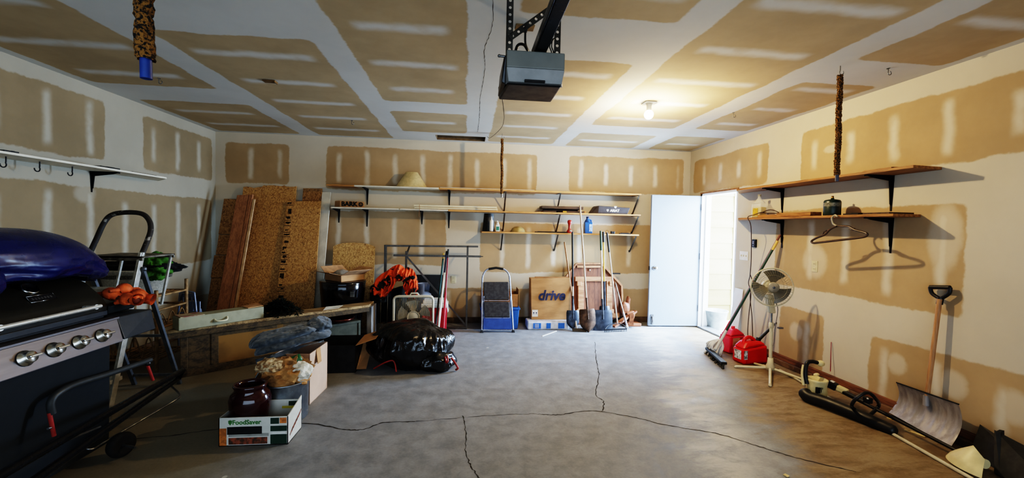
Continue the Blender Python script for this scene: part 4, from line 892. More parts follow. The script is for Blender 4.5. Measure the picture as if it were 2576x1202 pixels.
# step stool in front of the blue tote
m_tote = mat('tote_blue', (44, 92, 168), .4, var=.08)
rt = base('storage_tote', 'blue plastic tote with cardboard inside behind the step stool', 'tote', (.49, 6.02, 0))
part(MB().box((.495, 6.07, .145), (.52, .34, .29), taper=(1.07, 1.07)), 'tote_body', m_tote, rt, .012)
part(MB().box((.495, 6.07, .30), (.58, .39, .03)), 'rim', m_tote, rt, .008)
carton('cardboard_box', 'brown carton with raised flaps standing in the blue tote', 'box', frame((.49, 6.08, .316), 0), .54, .30, .19, {'l': (.06, .1), 'r': (.065, .05)}, mat('old_carton', (150, 104, 62), .85))
m_tube = mat('blue_grey_tube', (168, 176, 196), .3, .6); m_tread = mat('stool_tread', (58, 57, 60), .75, var=.15, vs=26); m_stb = mat('stool_blue', (34, 66, 140), .4, var=.1)
rt = base('step_stool', 'folding two-step stool with dark treads and blue apron', 'step stool', (.44, 5.72, 0))
S = lambda px, py: (lambda z: at(px, py, 5.73+.16*max(0, (835-py)/160)))(0)
lp = [S(1212, 838), S(1213, 770), S(1213, 712), S(1216, 690), S(1227, 677), S(1248, 674), S(1268, 677), S(1280, 690), S(1283, 712), S(1287, 770), S(1291, 837)]
lp[0].z = .02; lp[-1].z = .02
part(MB().tube(smooth_path(lp, 6), .0125, 10), 'frame_loop', m_tube, rt)
part(MB().tube([S(1229, 676.5), S(1248, 673.5), S(1266, 676.5)], .017, 12), 'hand_grip', m_blackp, rt)
def tread(a, b, c, d, nm='step'):
    q = [S(*a), S(*b), S(*c), S(*d)]; part(MB().slab(q, .022), nm, m_tread, rt, .012); return q
tread((1217, 754), (1281, 754), (1279, 709), (1216, 709)); tread((1218, 798), (1283, 798), (1281, 759), (1217, 759))
q = [S(1215, 828), S(1287, 828), S(1284, 800), S(1216, 800)]; part(MB().slab(q, .016), 'apron', m_stb, rt, .004)
edge = MB()
for (y_, x0_, x1_) in ((755.5, 1217, 1281), (799, 1218, 1283)): edge.tube([S(x0_, y_-3)-Vector((0, .012, 0)), S(x0_+3, y_)-Vector((0, .014, 0)), S(x1_-3, y_)-Vector((0, .014, 0)), S(x1_, y_-3)-Vector((0, .012, 0))], .004, 6)
part(edge, 'tread_trim', m_tube, rt)
part(MB().cyl((lp[0].x, 5.735, .03), (lp[-1].x, 5.735, .03), .008), 'foot_rail', m_tube, rt)
for p in (lp[0], lp[-1]): part(MB().box((p.x, 5.725, .018), (.045, .05, .036), taper=(.6, .6)), 'rubber_foot', m_blackp, rt, .003)
part(MB().tube([(.25, 5.80, .5), (.25, 5.845, .01), (.63, 5.845, .01), (.63, 5.80, .5)], .009, 8), 'rear_leg', m_tube, rt)
# carton lettered drive on a film-wrapped foam pack
rt = base('foam_pack', 'white and blue film-wrapped pack under the tall lettered carton', 'package', (1.2, 5.98, 0))
m_film = mat('white_film', (206, 212, 224), .35, bump=.3, bs=20)
part(MB().box((1.205, 5.985, .06), (.62, .27, .12)), 'pack_body', m_film, rt, .02)
m_bp = mat('blue_film_print', (52, 108, 200), .4, var=.06)
pb = MB()
for (xa, xb) in ((.975, 1.09), (1.17, 1.235), (1.345, 1.44)): part(MB().mm((xa, 5.847, .02), (xb, 5.851, .10)), 'blue_print', m_bp, rt)
sn = MB()
for k in range(3): a = k*pi/3; sn.box((1.13, 5.849, .06), (.06, .003, .006), T=Matrix.Translation((1.13, 5.849, .06)) @ Matrix.Rotation(a, 4, 'Y') @ Matrix.Translation((-1.13, -5.849, -.06)))
for k in range(4): sn.mm((1.005+.015*k, 5.8455, .03), (1.01+.015*k, 5.8475, .09))
part(sn, 'white_print', m_wht, rt)
c0, c1 = at(1335, 808, 5.98), at(1433, 806, 5.98)
rt = base('printed_carton', 'tall cardboard carton with dark slanted lettering standing on the white and blue pack', 'box', ((c0.x+c1.x)/2, 6.05, .12))
part(MB().hexa([(c0.x+.01, 5.98, .121), (c1.x+.02, 5.97, .121), (c1.x+.02, 6.16, .121), (c0.x, 6.16, .121), (c0.x-.005, 6.03, .725), (c1.x, 6.02, .74), (c1.x, 6.2, .74), (c0.x-.005, 6.2, .725)]), 'carton_body', m_cardb, rt, .006)
def drv(u, z): # point on the sloping front of the carton
    k = (z-.121)/.61; return (c0.x+.01+(c1.x-c0.x)*u, 5.98+.05*k-.003, z)
Td = Matrix.Translation(Vector(drv(.5, .475))+Vector((0, -.012, 0))) @ Matrix.Rotation(pi/2-.082, 4, 'X')
m_navyink = mat('navy_ink', (36, 42, 74), .7)
text('drive', .205, Td, m_navyink, rt, shear=.22, bold=.006, spacing=.98)
part(MB(Matrix.Translation(drv(.09, .215)) @ Matrix.Rotation(pi/2-.082, 4, 'X')).box((0, 0, .001), (.085, .10, .002)), 'white_sticker', m_wht, rt)
ik = MB(Matrix.Translation(drv(.09, .215)) @ Matrix.Rotation(pi/2-.082, 4, 'X'))
for x in (-.02, .02): ik.box((x, .005, .003), (.016, .02, .001)).box((x, -.018, .003), (.02, .004, .001))
part(ik, 'sticker_marks', m_navyink, rt)
part(MB().mm((c0.x+.06, 6.06, .735), (c1.x-.02, 6.075, .75)), 'lid_flap', m_cardin, rt)
# octagonal table top on edge
m_tab = wood('table_underside', (176, 128, 92), (128, 86, 58), .6, 2); m_tabd = wood('table_boards', (126, 82, 58), (86, 54, 38), .6, 2); m_tabl = wood('table_frame', (198, 150, 112), (150, 104, 72), .6, 0)
G = lambda px, py, o=0.: (lambda p: p+Vector((0, -o, 0)))(at(px, py, 6.24-.0006*(py-660)))
oc = [(1450, 663), (1513, 663), (1563, 718), (1566, 792), (1520, 815), (1446, 815), (1421, 790), (1420, 700)]
rt = base('octagonal_table', 'wooden octagonal table top standing on edge showing its underside', 'table', tuple(Vector((1.95, 6.12, 0))))
pts = [G(*p) for p in oc]; mb = MB(); n = 8
ctr = sum(pts, Vector())/8
mb.add([p for p in pts]+[p+Vector((0, .03, 0)) for p in pts], [tuple(range(8)), tuple(range(15, 7, -1))]+[(i, 8+i, 8+(i+1) % 8, (i+1) % 8) for i in range(8)])
part(mb, 'table_top', m_tabd, rt, .003)
rim = MB()
for i in (0, 1, 2, 7, 6): rim.beam(pts[i]-Vector((0, .012, 0)), pts[(i+1) % 8]-Vector((0, .012, 0)), .03, .03, (0, 1, 0))
part(rim, 'edge_rim', m_tab, rt, .003)
for a, b, w_ in (((1446, 701), (1540, 701), .07), ((1446, 792), (1556, 792), .07), ((1450, 670), (1512, 670), .035)): part(MB().beam(G(*a, .02), G(*b, .02), .03, w_), 'cross_batten', m_tabl, rt, .003)
for a, b in (((1460, 706), (1460, 788)), ((1531, 706), (1531, 788))): part(MB().beam(G(*a, .025), G(*b, .025), .09, .03, (0, 1, 0)), 'frame_rail', m_tabl, rt, .003)
for (x, y) in ((1455, 712), (1455, 782), (1536, 712), (1536, 782)): part(MB().box(G(x, y, .04), (.075, .03, .075)), 'corner_block', m_tabl, rt, .01)
p = G(1483, 679, .006); part(MB().blob(p, (.018, .01, .018), sub=2), 'bolt', m_chrome, rt)
part(MB().tube([p, p+Vector((.01, -.005, .05))], .003, 6), 'bolt_wire', m_blackp, rt)
p = at(1545, 687, 6.24)
single(MB().mm((p.x-.06, 6.21, p.z-.012), (p.x+.09, 6.235, p.z+.006)), 'dark_bar', m_dark, 'short dark bar on the wall right of the octagonal table', 'bar')
# garden tools
m_hickory = wood('hickory_handle', (190, 144, 102), (146, 104, 68), .5, 2); m_grayw = wood('weathered_handle', (190, 178, 164), (140, 126, 112), .6, 2); m_blade = mat('tool_steel', (74, 80, 92), .42, .75, var=.25, vs=12)
m_yelh = mat('yellow_fiberglass', (206, 172, 88), .45); m_green = mat('green_handle', (30, 62, 48), .4)
m_rust = mat('rusty_spade', (86, 66, 52), .6, .5, var=.35, vs=9)
GT = 'long-handled garden tools leaning on the back wall'
a, b = Vector((1.60, 5.77, .03)), at(1420, 609, 6.30)
rt = pole('garden_hoe', 'hickory-handled garden hoe leaning leftmost among the tools', 'hoe', a, b, .012, m_hickory, [('ferrule', .0, .30, .0135, m_grayw)], GT)
part(MB().slab([(1.53, 5.73, .0), (1.73, 5.70, .0), (1.73, 5.74, .04), (1.53, 5.77, .04)], .006).tube([a, a+Vector((.01, -.02, -.01)), (1.63, 5.745, .03)], .008, 8), 'hoe_blade', m_dark, rt)
def shovel(label, foot, top, w, h, m, hm, parts, pointed, g=GT, name='shovel', tilt=0):
    foot, top = Vector(foot), Vector(top); d = (top-foot).normalized(); r = Vector((1, 0, 0)); r = (r-d*r.dot(d)).normalized(); n = r.cross(d)
    rt = base(name, label, 'shovel', tuple(foot), 0., g)
    s0 = foot+d*h
    part(MB().cyl(s0-d*.03, top, .013, .013, 14), 'shaft', hm, rt)
    def f(u, v):
        x = (u-.5)*2; ww = w/2*(1 if v > .45 or not pointed else (1-(1-v/.45)**2.2)*.96+.04)
        if v > .9: ww *= 1-.12*(v-.9)/.1
        return foot+d*(h*v)+r*(x*ww)-n*(-.03*(1-x*x)+.012)*(1)
    part(MB().grid(f, 13, 15), 'blade', m, rt)
    part(MB().cyl(foot+d*h*.55-n*(-.012), foot+d*(h+.16), .012, .016, 12), 'socket', m, rt)
    L = top-s0
    for (nn, t0, t1, rr, mm_) in parts: part(MB().cyl(s0+L*t0, s0+L*t1, rr, seg=14), nn, mm_, rt)
    return rt
shovel('round-point shovel with tall black handle standing second from left', (1.555, 5.80, .02), at(1440, 583, 6.005), .19, .27, m_blade, m_black, [('grey_band', .18, .30, .0145, m_grayw)], True)
shovel('rust-brown round-point shovel with very tall weathered wooden pole handle', (1.76, 5.70, .0), at(1459, 517, 5.99), .24, .33, m_rust, m_grayw, [], True)
shovel('square-blade shovel with slim dark green-topped handle', (2.0, 5.78, .0), at(1511, 581, 6.0), .30, .30, m_blade, m_grayw, [('grip', .75, 1., .015, m_green)], False)
shovel('yellow-handled shovel with black grip standing between square shovel and rake', (2.06, 5.88, .10), at(1518, 583, 6.0), .16, .24, m_blade, m_yelh, [('grip', .86, 1., .016, m_blackp), ('dark_sleeve', .0, .33, .0155, m_blade)], True)
top = at(1527, 585, 6.0); a = Vector((2.22, 5.80, .10))
rt = pole('bow_rake', 'bow rake with weathered handle and black grip, teeth on floor', 'rake', a, top, .012, m_grayw, [('grip', .78, 1., .014, m_blackp)], GT)
rk = MB().beam((1.99, 5.695, .035), (2.34, 5.735, .035), .014, .016)
for i in range(14): x = 1.995+.34*i/13; yy = 5.695+.04*i/13; rk.tube([(x, yy, .03), (x, yy-.006, .0)], .0045, 6)
part(rk, 'rake_head', m_dark, rt)
part(MB().tube(smooth_path([(2.0, 5.70, .04), (2.08, 5.76, .085), (2.19, 5.79, .10), a]), .006, 7).tube(smooth_path([(2.335, 5.735, .04), (2.3, 5.77, .085), (2.24, 5.795, .10), a]), .006, 7), 'bow', m_dark, rt)
a, b = Vector((2.40, 5.86, .02)), at(1545, 700, 6.25)
pole('crutch_rod', 'thin blue grey rod leaning right of the bow rake', 'rod', a, b, .012, m_steel, [('lower_sleeve', .0, .3, .015, m_tube), ('tip', .0, .05, .018, m_whitep)], None)
# brown wooden rocking toy behind the tools
rt = base('wooden_rocking_toy', 'jumble of brown wooden rocker parts with round feet right of the rake', 'wooden toy', (2.6, 6.1, 0))
m_toy = wood('toy_wood', (150, 96, 66), (104, 62, 42), .5, 0)
Q = lambda px, py, Y: at(px, py, Y)
part(MB().blob(Q(1572, 775, 6.1), (.08, .045, .10), lambda p: 1+.1*nz(p, 2, 4), 4), 'rocker_body', m_toy, rt)
part(MB().tube(smooth_path([Q(1577, 790, 6.08), Q(1592, 786, 6.08), Q(1590, 800, 6.08), Q(1581, 815, 6.05)], 6), .03, 12), 'curved_arm', m_toy, rt)
part(MB().tube(smooth_path([Q(1578, 775, 6.15), Q(1581, 752, 6.15), Q(1583, 748, 6.15)], 5), .035, 12), 'head', m_toy, rt)
part(MB().beam((2.2, 5.9, .03), (2.62, 6.1, .22), .07, .03).beam((2.5, 5.95, .02), (2.52, 6.0, .2), .06, .04), 'rocker_leg', m_toy, rt)
part(MB().mm((2.44, 6.0, 0), (2.68, 6.2, .05)), 'rocker_base', m_toy, rt, .01)
# scattered thin sticks on the floor near the stool
p, q = fl(1364, 846), fl(1400, 833)
single(MB().beam((p.x, p.y, .004), (q.x, q.y, .004), .015, .008), 'paint_stick', m_whitep, 'white stick lying on the floor before the tall lettered carton', 'stick')
# ================================================================= LEFT SIDE
# ---- gas grill along the left wall, front facing the room
m_hood = mat('hood_black_enamel', (44, 42, 36), .32, .2, var=.12, vs=5); m_panel = mat('brushed_panel', (112, 107, 107), .42, .7, var=.08, vs=4, stretch=(6, .4, 6))
m_cab = mat('cabinet_slate', (42, 46, 50), .5, .1, var=.08, vs=3); m_shelfg = mat('shelf_slate', (46, 49, 52), .45, .2); m_knob = mat('knob_chrome', (206, 204, 196), .22, .95)
m_satin = mat('satin_steel', (214, 212, 204), .3, .55, var=.04)
gx, gy0, gy1 = -2.0, 1.50, 2.63
rt = base('gas_grill', 'large dark gas grill with four chrome knobs at left edge', 'grill', (-2.4, 2.1, 0))
part(MB().hexa([(-2.72, gy0+.05, .07), (-2.235, gy0+.05, .07), (-2.235, 2.83, .07), (-2.72, 2.83, .07), (-2.72, gy0+.05, .78), (-2.06, gy0+.05, .78), (-2.06, gy1-.01, .78), (-2.72, gy1-.01, .78)]), 'cabinet', m_cab, rt, .008)
part(MB().hexa([(-2.06, gy0, .775), (-1.985, gy0, .775), (-1.985, gy1-.015, .775), (-2.06, gy1-.0, .775), (-2.10, gy0, .905), (-2.03, gy0, .905), (-2.03, gy1, .905), (-2.10, gy1, .905)]), 'control_panel', m_panel, rt, .005)
part(MB().mm((-2.075, gy0, .905), (-2.02, gy1, .915)), 'panel_lip', m_panel, rt)
pn = Vector((.945, 0, .327)); Tk = lambda y: Matrix.Translation((-2.004, y, .84)) @ pn.to_track_quat('Z', 'Y').to_matrix().to_4x4()
for y in (2.096, 2.229, 2.361, 2.494):
    k = part(MB(Tk(y)).lathe([(.037, 0), (.037, .004), (.028, .007), (.027, .03), (.024, .034), (0, .035)], seg=24), 'knob', m_knob, rt)
    part(MB(Tk(y)).box((0, 0, .042), (.052, .013, .022)), 'knob_grip', m_knob, k, .004)
part(MB().mm((-2.70, gy0, .80), (-2.10, gy1, .925)), 'firebox', m_blackp, rt, .004)
def hood(u, v):
    prof = [(-2.09, .925), (-2.085, .985), (-2.11, 1.03), (-2.20, 1.115), (-2.31, 1.165), (-2.46, 1.175), (-2.60, 1.13), (-2.69, 1.03), (-2.70, .93)]
    P = prof; k = v*(len(P)-1); i = min(int(k), len(P)-2); t = k-i
    x = P[i][0]*(1-t)+P[i+1][0]*t; z = P[i][1]*(1-t)+P[i+1][1]*t
    return (x, gy0+.0+(gy1-.0-gy0)*u, z)
def on_hood(px, py):
    best = None
    for j in range(8, 200):
        q = hood(0, j/200); p = wx(px, py, q[0]); e = abs(p.z-q[2])
        if q[0] > -2.4 and q[2] > 1. and (best is None or e < best[0]): best = (e, p)
    return best[1]
hb2 = MB().grid(hood, 2, 33)
for u in (0, 1):
    vs = [hood(u, j/32) for j in range(33)]; hb2.add(vs, [tuple(range(33)) if u else tuple(range(32, -1, -1))])
part(hb2, 'hood', m_hood, rt)
part(MB().mm((-2.112, gy0, .925), (-2.082, gy1, .955)), 'hood_lip', m_blackp, rt, .003)
part(MB().tube([(-2.03, 1.75, 1.0), (-2.03, 2.52, 1.0)], .0105, 12), 'hood_handle', m_satin, rt)
for y in (1.78, 2.02, 2.49): part(MB().cyl((-2.09, y, .995), (-2.025, y, 1.0), .012, .014), 'handle_post', m_satin, rt)
hn = Vector((.69, 0, .72)); Th_ = Matrix.Translation(on_hood(72, 727)) @ hn.to_track_quat('Z', 'Y').to_matrix().to_4x4()
part(MB(Th_).lathe([(.0, .008), (.03, .008), (.034, .012), (.038, .008), (.038, 0)], seg=24), 'thermometer', m_chrome, rt)
hn = Vector((.75, 0, .66)); Tn = Matrix.Translation(on_hood(104, 750)) @ Matrix.Rotation(pi/2, 4, 'Z') @ Matrix.Rotation(radians(48), 4, 'X')
npz = MB(Tn).box((0, 0, .002), (.13, .036, .004)); npz.slot(1)
for k in range(7): npz.box((-.045+.015*k, 0, .0045), (.009, .012, .001))
part(npz, 'name_plate', [m_blackp, m_steel], rt)
part(MB(Tn).tube([(-.066, -.019, .004), (.066, -.019, .004), (.066, .019, .004), (-.066, .019, .004)], .0018, 5, True), 'plate_frame', m_chrome, rt)
part(MB().hexa([(-2.52, gy1, .79), (-1.99, gy1, .78), (-2.01, 2.90, .775), (-2.52, 2.90, .775), (-2.52, gy1, .92), (-2.035, gy1, .915), (-2.035, 2.90, .905), (-2.52, 2.90, .91)]), 'side_shelf', m_shelfg, rt, .006)
for (x, y) in ((-2.27, 2.72), (-2.68, 2.72), (-2.27, 1.62), (-2.68, 1.62)):
    part(MB().cyl((x-.112, y-.1, .03), (x-.088, y-.1, .03), .03).cyl((x-.1, y-.1, .03), (x-.1, y-.1, .12), .01), 'caster', m_blackp, rt)
# ---- blue tarp bundle on the hood
m_tarp = mat('blue_tarp', (24, 32, 84), .27, var=.15, vs=8, bump=.25, bs=9)
def tarpf(p):
    low = max(0, .35-p.z)
    q = Vector((p.x*.25, p.y*.66, p.z*.165)); r = 1+.06*nz(p, 1.6, 3)+low*(.10*(1-2*abs(nz((p.x, p.y*.7, p.z*1.2), 2.6, 8)))-.05+.04*(1-2*abs(nz(p, 5, 2))))
    q *= r; q.z = max(q.z, -.095+.03*nz(p, 3))
    tip = max(0, p.y-.25)/.75; q.z -= .115*tip*tip; q.z += .03*max(0, -p.y); q.x *= 1-.25*tip
    return q
rt = base('blue_tarp', 'bundled blue tarpaulin heaped on top of the grill hood', 'tarp', (-2.36, 2.3, 1.16))
part(MB().blob((-2.32, 2.24, 1.265), (1, 1, 1), tarpf, 6), 'tarp_bundle', m_tarp, rt)
part(MB().blob((-2.14, 1.96, 1.20), (.10, .16, .11), lambda p: 1+.10*nz(p, 1.8, 4)+.03*(1-2*abs(nz(p, 3.5, 6))), 5), 'rolled_end', m_tarp, rt)
# ---- dark tray and orange gloves on the side shelf
rt = base('plastic_tray', 'dark plastic tray on the grill side shelf under orange gloves', 'tray', (-2.25, 2.77, .915))
part(MB().box((-2.27, 2.775, .943), (.30, .20, .05), taper=(1.08, 1.08)).box((-2.27, 2.775, .97), (.33, .225, .012)), 'tray_body', mat('tray_dark', (30, 34, 34), .4), rt, .006)
m_glove = mat('orange_glove', (196, 94, 44), .7, var=.3, vs=12, bump=.3); m_gin = mat('glove_inside', (92, 38, 18), .9)
random.seed(4)
gl = [((292, 745), 2.72, .4, 'upper left open cuff'), ((322, 733), 2.78, 1.4, 'topmost'), ((345, 752), 2.76, 2.3, 'right of the topmost'), ((330, 765), 2.70, -.3, 'front centre showing a pale cuff'), ((360, 770), 2.80, .2, 'lowest at right edge'), ((300, 762), 2.80, .9, 'half buried at left')]
for i, ((px, py), Y, a, w_) in enumerate(gl):
    c = at(px, py, Y); c.z = max(c.z, 1.0); rt = base('work_glove', 'crumpled orange work glove, '+w_+' in the tray pile', 'glove', tuple(c), 0., 'orange work gloves in the tray')
    d = Vector((cos(a)*.8, sin(a)*.8, -.25 if i != 3 else .1)).normalized(); e = c+d*.055; s_ = c-d*.06
    part(MB().tube(smooth_path([s_+Vector((0, 0, -.012)), c-d*.02+Vector((0, 0, .012)), c+d*.02, e], 5), [.018, .026, .032, .036, .038, .037, .034, .030, .028, .027, .028, .031, .033, .034, .035, .036], 14, caps=False), 'glove_body', m_glove, rt)
    part(MB().blob(c+d*.02, (.03, .03, .025), None, 2), 'glove_lining', m_gin, rt)
    part(MB().tube([s_, s_-d*.03+Vector((.01, .02, -.015))], [.016, .010], 8).tube([s_, s_-d*.03+Vector((-.01, -.02, -.01))], [.016, .010], 8), 'glove_fingers', m_glove, rt)
# ---- white step ladder with hand rail
m_lad = mat('ladder_white', (184, 184, 178), .4, .4, var=.15, vs=20); m_wrap = mat('black_wrap', (52, 46, 40), .75, var=.6, vs=26, c2=(150, 144, 134), mixlo=.3, mixhi=.42); m_ladd = mat('ladder_grey', (116, 122, 130), .4, .7, var=.15)
rt = base('step_ladder', 'white step ladder with black-wrapped hand rail behind the grill', 'ladder', (-2.7, 3.6, 0))
L0 = lambda t: Vector((-2.90-.045*(1-t), 3.17+.33*t, 1.2*t)); R0 = lambda t: Vector((-2.53+.045*(1-t)*0, 3.17+.33*t, 1.2*t))
for f in (L0, R0):
    part(MB().beam(f(0.), f(1.02), .045, .022, (1, 0, 0)), 'stile', m_lad, rt, .003)
lp = [L0(1.0), at(243, 600, 3.56), at(262, 560, 3.60), at(282, 540, 3.62), at(320, 534, 3.62), at(358, 538, 3.62), at(376, 556, 3.61), at(379, 580, 3.58), at(369, 610, 3.54), R0(1.0)]
P = smooth_path(lp, 6)
part(MB().tube(P[2:-2], .0185, 12), 'hand_rail', m_wrap, rt)
part(MB().tube(P[:4], .0165, 10).tube(P[-4:], .0165, 10), 'rail_socket', m_lad, rt)
part(MB().mm((-2.92, 3.47, 1.185), (-2.50, 3.83, 1.20)).mm((-2.92, 3.47, 1.165), (-2.50, 3.485, 1.20)).mm((-2.92, 3.815, 1.165), (-2.50, 3.83, 1.20)), 'platform', mat('platform_worn', (110, 104, 92), .6, var=.4, vs=14), rt, .003)
for t in (.27, .54, .8): part(MB().hexa([tuple(L0(t)+Vector((0, -.05, -.03))), tuple(R0(t)+Vector((0, -.05, -.03))), tuple(R0(t)+Vector((0, .06, -.03))), tuple(L0(t)+Vector((0, .06, -.03))), tuple(L0(t)+Vector((0, -.05, 0))), tuple(R0(t)+Vector((0, -.05, 0))), tuple(R0(t)+Vector((0, .06, 0))), tuple(L0(t)+Vector((0, .06, 0)))]), 'step', m_lad, rt, .003)
for x in (-2.90, -2.525):
    part(MB().beam((x+.01, 3.49, 1.10), (x-.05, 4.0, 0.0), .024, .034, (1, 0, 0)), 'rear_leg', m_ladd, rt, .003)
    part(MB().beam((x-.0, 3.82, 1.185), (x-.01, 3.72, .78), .018, .014, (1, 0, 0)), 'platform_link', m_lad, rt)
    part(MB().blob((x+.018, 3.495, 1.10), (.02, .02, .02), sub=2), 'pivot', m_ladd, rt)
part(MB().beam((-2.95, 3.96, .1), (-2.57, 3.96, .1), .02, .02), 'rear_brace', m_ladd, rt); part(MB().beam((-2.93, 3.78, .5), (-2.55, 3.78, .5), .02, .02), 'rear_brace', m_ladd, rt)
# ---- rattan shelf with laundry basket
m_rat = mat('rattan', (140, 112, 76), .7, var=.25, vs=18); m_bask = mat('basket_white', (176, 172, 160), .6, var=.12, vs=60, bump=.4, bs=200)
rt = base('rattan_shelf', 'rattan cane shelf stand by the left wall behind the ladder', 'shelf stand', (-3.25, 4.5, 0))
rx0, rx1, ry0, ry1 = -3.50, -2.99, 4.32, 4.75
for x, y, h in ((rx0, ry0, .80), (rx1, ry0, .80), (rx1, ry1, .86), (rx0, ry1, .82)): part(MB().cyl((x, y, 0), (x, y, h), .016), 'post', m_rat, rt)
for z in (.12, .42, .60, .74):
    s_ = MB()
    for a, b in (((rx0, ry0), (rx1, ry0)), ((rx1, ry0), (rx1, ry1)), ((rx1, ry1), (rx0, ry1)), ((rx0, ry1), (rx0, ry0))): s_.cyl((*a, z), (*b, z), .011, seg=10)
    part(s_, 'shelf_rim', m_rat, rt)
    if z != .60:
        s_ = MB()
        for k in range(11): x = rx0+(rx1-rx0)*(k+.5)/11; s_.cyl((x, ry0, z), (x, ry1, z), .007, seg=6)
        part(s_, 'cane_slats', m_rat, rt)
b_ = MB()
for k in range(4):
    x = rx0+(rx1-rx0)*k/4; b_.tube(smooth_path([(x, ry0, .44), (x+.06, ry0-.004, .55), (x+.125, ry0, .44)], 5), .006, 6).tube(smooth_path([(x, ry0, .14), (x+.06, ry0-.004, .34), (x+.125, ry0, .14)], 5), .006, 6)
for k in range(3):
    y = ry0+(ry1-ry0)*k/3; b_.tube(smooth_path([(rx1, y, .44), (rx1, y+.07, .56), (rx1, y+.143, .44)], 5), .006, 6)
part(b_, 'cane_scrolls', m_rat, rt)
rt = base('laundry_basket', 'white woven laundry basket on the rattan stand behind the ladder', 'basket', (-3.25, 4.42, .75))
bw_, bd_ = .30, .22
prof = [(.0, .0), (.78, .0), (.82, .01), (1., .225), (1.06, .23), (1.06, .245), (.98, .245), (.80, .02), (0, .02)]
part(MB().lathe([(r, z) for r, z in prof], (-3.27, 4.46, .753), 36, sx=bw_, sy=bd_), 'basket_body', m_bask, rt)
part(MB().lathe([(1.0, .16), (1.015, .195)], (-3.27, 4.46, .753), 36, sx=bw_*1.0, sy=bd_*1.0), 'open_weave_band', mat('weave_dark', (84, 80, 72), .8, var=.7, vs=120), rt)
single(crumple((-3.2, 4.44, 1.02), (.33, .17, .065), 12., .3), 'black_garment', m_black_cloth, 'crumpled black garment spilling over the white laundry basket', 'garment', (-3.2, 4.44, .97))
q = at(363, 672, 4.35)
single(crumple((-3.03, 4.38, 1.03), (.12, .10, .12), 5., .35), 'green_cloth', mat('lime_cloth', (66, 112, 36), .85, var=.15), 'lime green cloth heaped on the laundry basket', 'cloth', (-3.03, 4.38, .98))
# ---- steel folding chair by the corner
m_fch = mat('chair_blue_grey', (118, 126, 146), .4, .6)
rt = base('folding_chair', 'blue grey steel folding chair folded against the left corner', 'chair', (-3.2, 5.1, 0))
cL, cR = at(452, 738, 5.1), at(490, 738, 5.1)
part(MB().tube(smooth_path([(cL.x-.05, 5.16, 0), (cL.x-.03, 5.12, .3), (cL.x, 5.1, .60), (cL.x+.02, 5.1, .655), (cR.x-.02, 5.1, .655), (cR.x, 5.1, .60), (cR.x+.05, 5.06, .3), (cR.x+.09, 5.02, 0)], 5), .011, 10), 'back_frame', m_fch, rt)
part(MB().slab([(cL.x+.0, 5.11, .56), (cR.x+.0, 5.11, .56), (cR.x-.01, 5.11, .64), (cL.x+.01, 5.11, .64)], -.012), 'back_rest', m_fch, rt, .004)
sl = MB()
for k in range(3): x = cL.x+.04+.045*k; sl.cyl((x, 5.1, .60), (x+.02, 5.09, .40), .008)
part(sl, 'back_slats', m_fch, rt)
part(MB().slab([(cL.x-.0, 5.16, .28), (cR.x+.03, 5.14, .28), (cR.x+.02, 5.16, .54), (cL.x, 5.18, .54)], -.015), 'seat', m_fch, rt, .004)
part(MB().cyl((cL.x-.03, 5.11, .41), (cR.x+.04, 5.07, .44), .009).tube([(cL.x-.04, 5.22, 0), (cL.x, 5.19, .45)], .01, 8).tube([(cR.x+.06, 5.2, 0), (cR.x+.02, 5.17, .45)], .01, 8), 'front_leg', m_fch, rt)
# ---- rough wooden bench / cabinet carcass
m_old = wood('old_bench_top', (168, 140, 98), (98, 76, 50), .75, 0, 7); m_oldd = wood('old_bench_side', (92, 74, 48), (52, 40, 26), .75, 0, 7); m_ply = mat('plywood_panel', (124, 92, 46), .75, var=.14, vs=4)
m_end = mat('grey_end_board', (142, 140, 140), .7, var=.3, vs=8, stretch=(1, 1, .4))  # end board paler and greyer than the brown sides
bA, bB = Vector((-2.72, 4.03, 0)), Vector((-1.205, 5.28, 0)); bk = Vector((0, .27, 0)); zt = .475
bl0, bl1 = Vector((-2.66, 4.13, 0)), Vector((-1.20, 5.285, 0))
def bb(t, o, z): return bA.lerp(bB, t)+bk*o+Vector((0, 0, z))
def cc(t, o, z): return bl0.lerp(bl1, t)+bk*o+Vector((0, 0, z))
def cell(f, t0, t1, o0, o1, z0, z1): return [f(t0, o0, z0), f(t1, o0, z0), f(t1, o1, z0), f(t0, o1, z0), f(t0, o0, z1), f(t1, o0, z1), f(t1, o1, z1), f(t0, o1, z1)]
rt = base('wooden_bench', 'long rough wooden bench with closed left bay and open right bay', 'bench', tuple(bl0.lerp(bl1, .5)+bk*.5))
part(MB().hexa(cell(bb, 0, 1, 0, 1, zt-.03, zt)), 'bench_top', m_old, rt, .004)
part(MB().hexa(cell(bb, 0, 1, .0, .07, zt-.085, zt-.03)), 'front_rail', m_oldd, rt, .004)
part(MB().hexa([bB+Vector((-.03, .01, 0)), bB+Vector((.03, .01, 0)), bB+bk+Vector((.03, 0, 0)), bB+bk+Vector((-.03, 0, 0)), bB+Vector((-.03, .01, zt-.03)), bB+Vector((.03, .01, zt-.03)), bB+bk+Vector((.03, 0, zt-.03)), bB+bk+Vector((-.03, 0, zt-.03))]), 'end_board', m_end, rt, .004)
part(MB().hexa(cell(cc, 0, .97, .05, .95, .05, .075)), 'bottom_shelf', m_oldd, rt)
part(MB().hexa(cell(cc, 0, .97, .03, .07, .0, .075)), 'kick_board', m_oldd, rt, .003)
part(MB().hexa(cell(cc, .0, .03, .03, .98, .0, zt-.03)), 'left_side', m_oldd, rt, .003)
part(MB().hexa(cell(cc, .03, .13, .04, .09, .07, zt-.08)), 'front_stile', m_oldd, rt, .003)
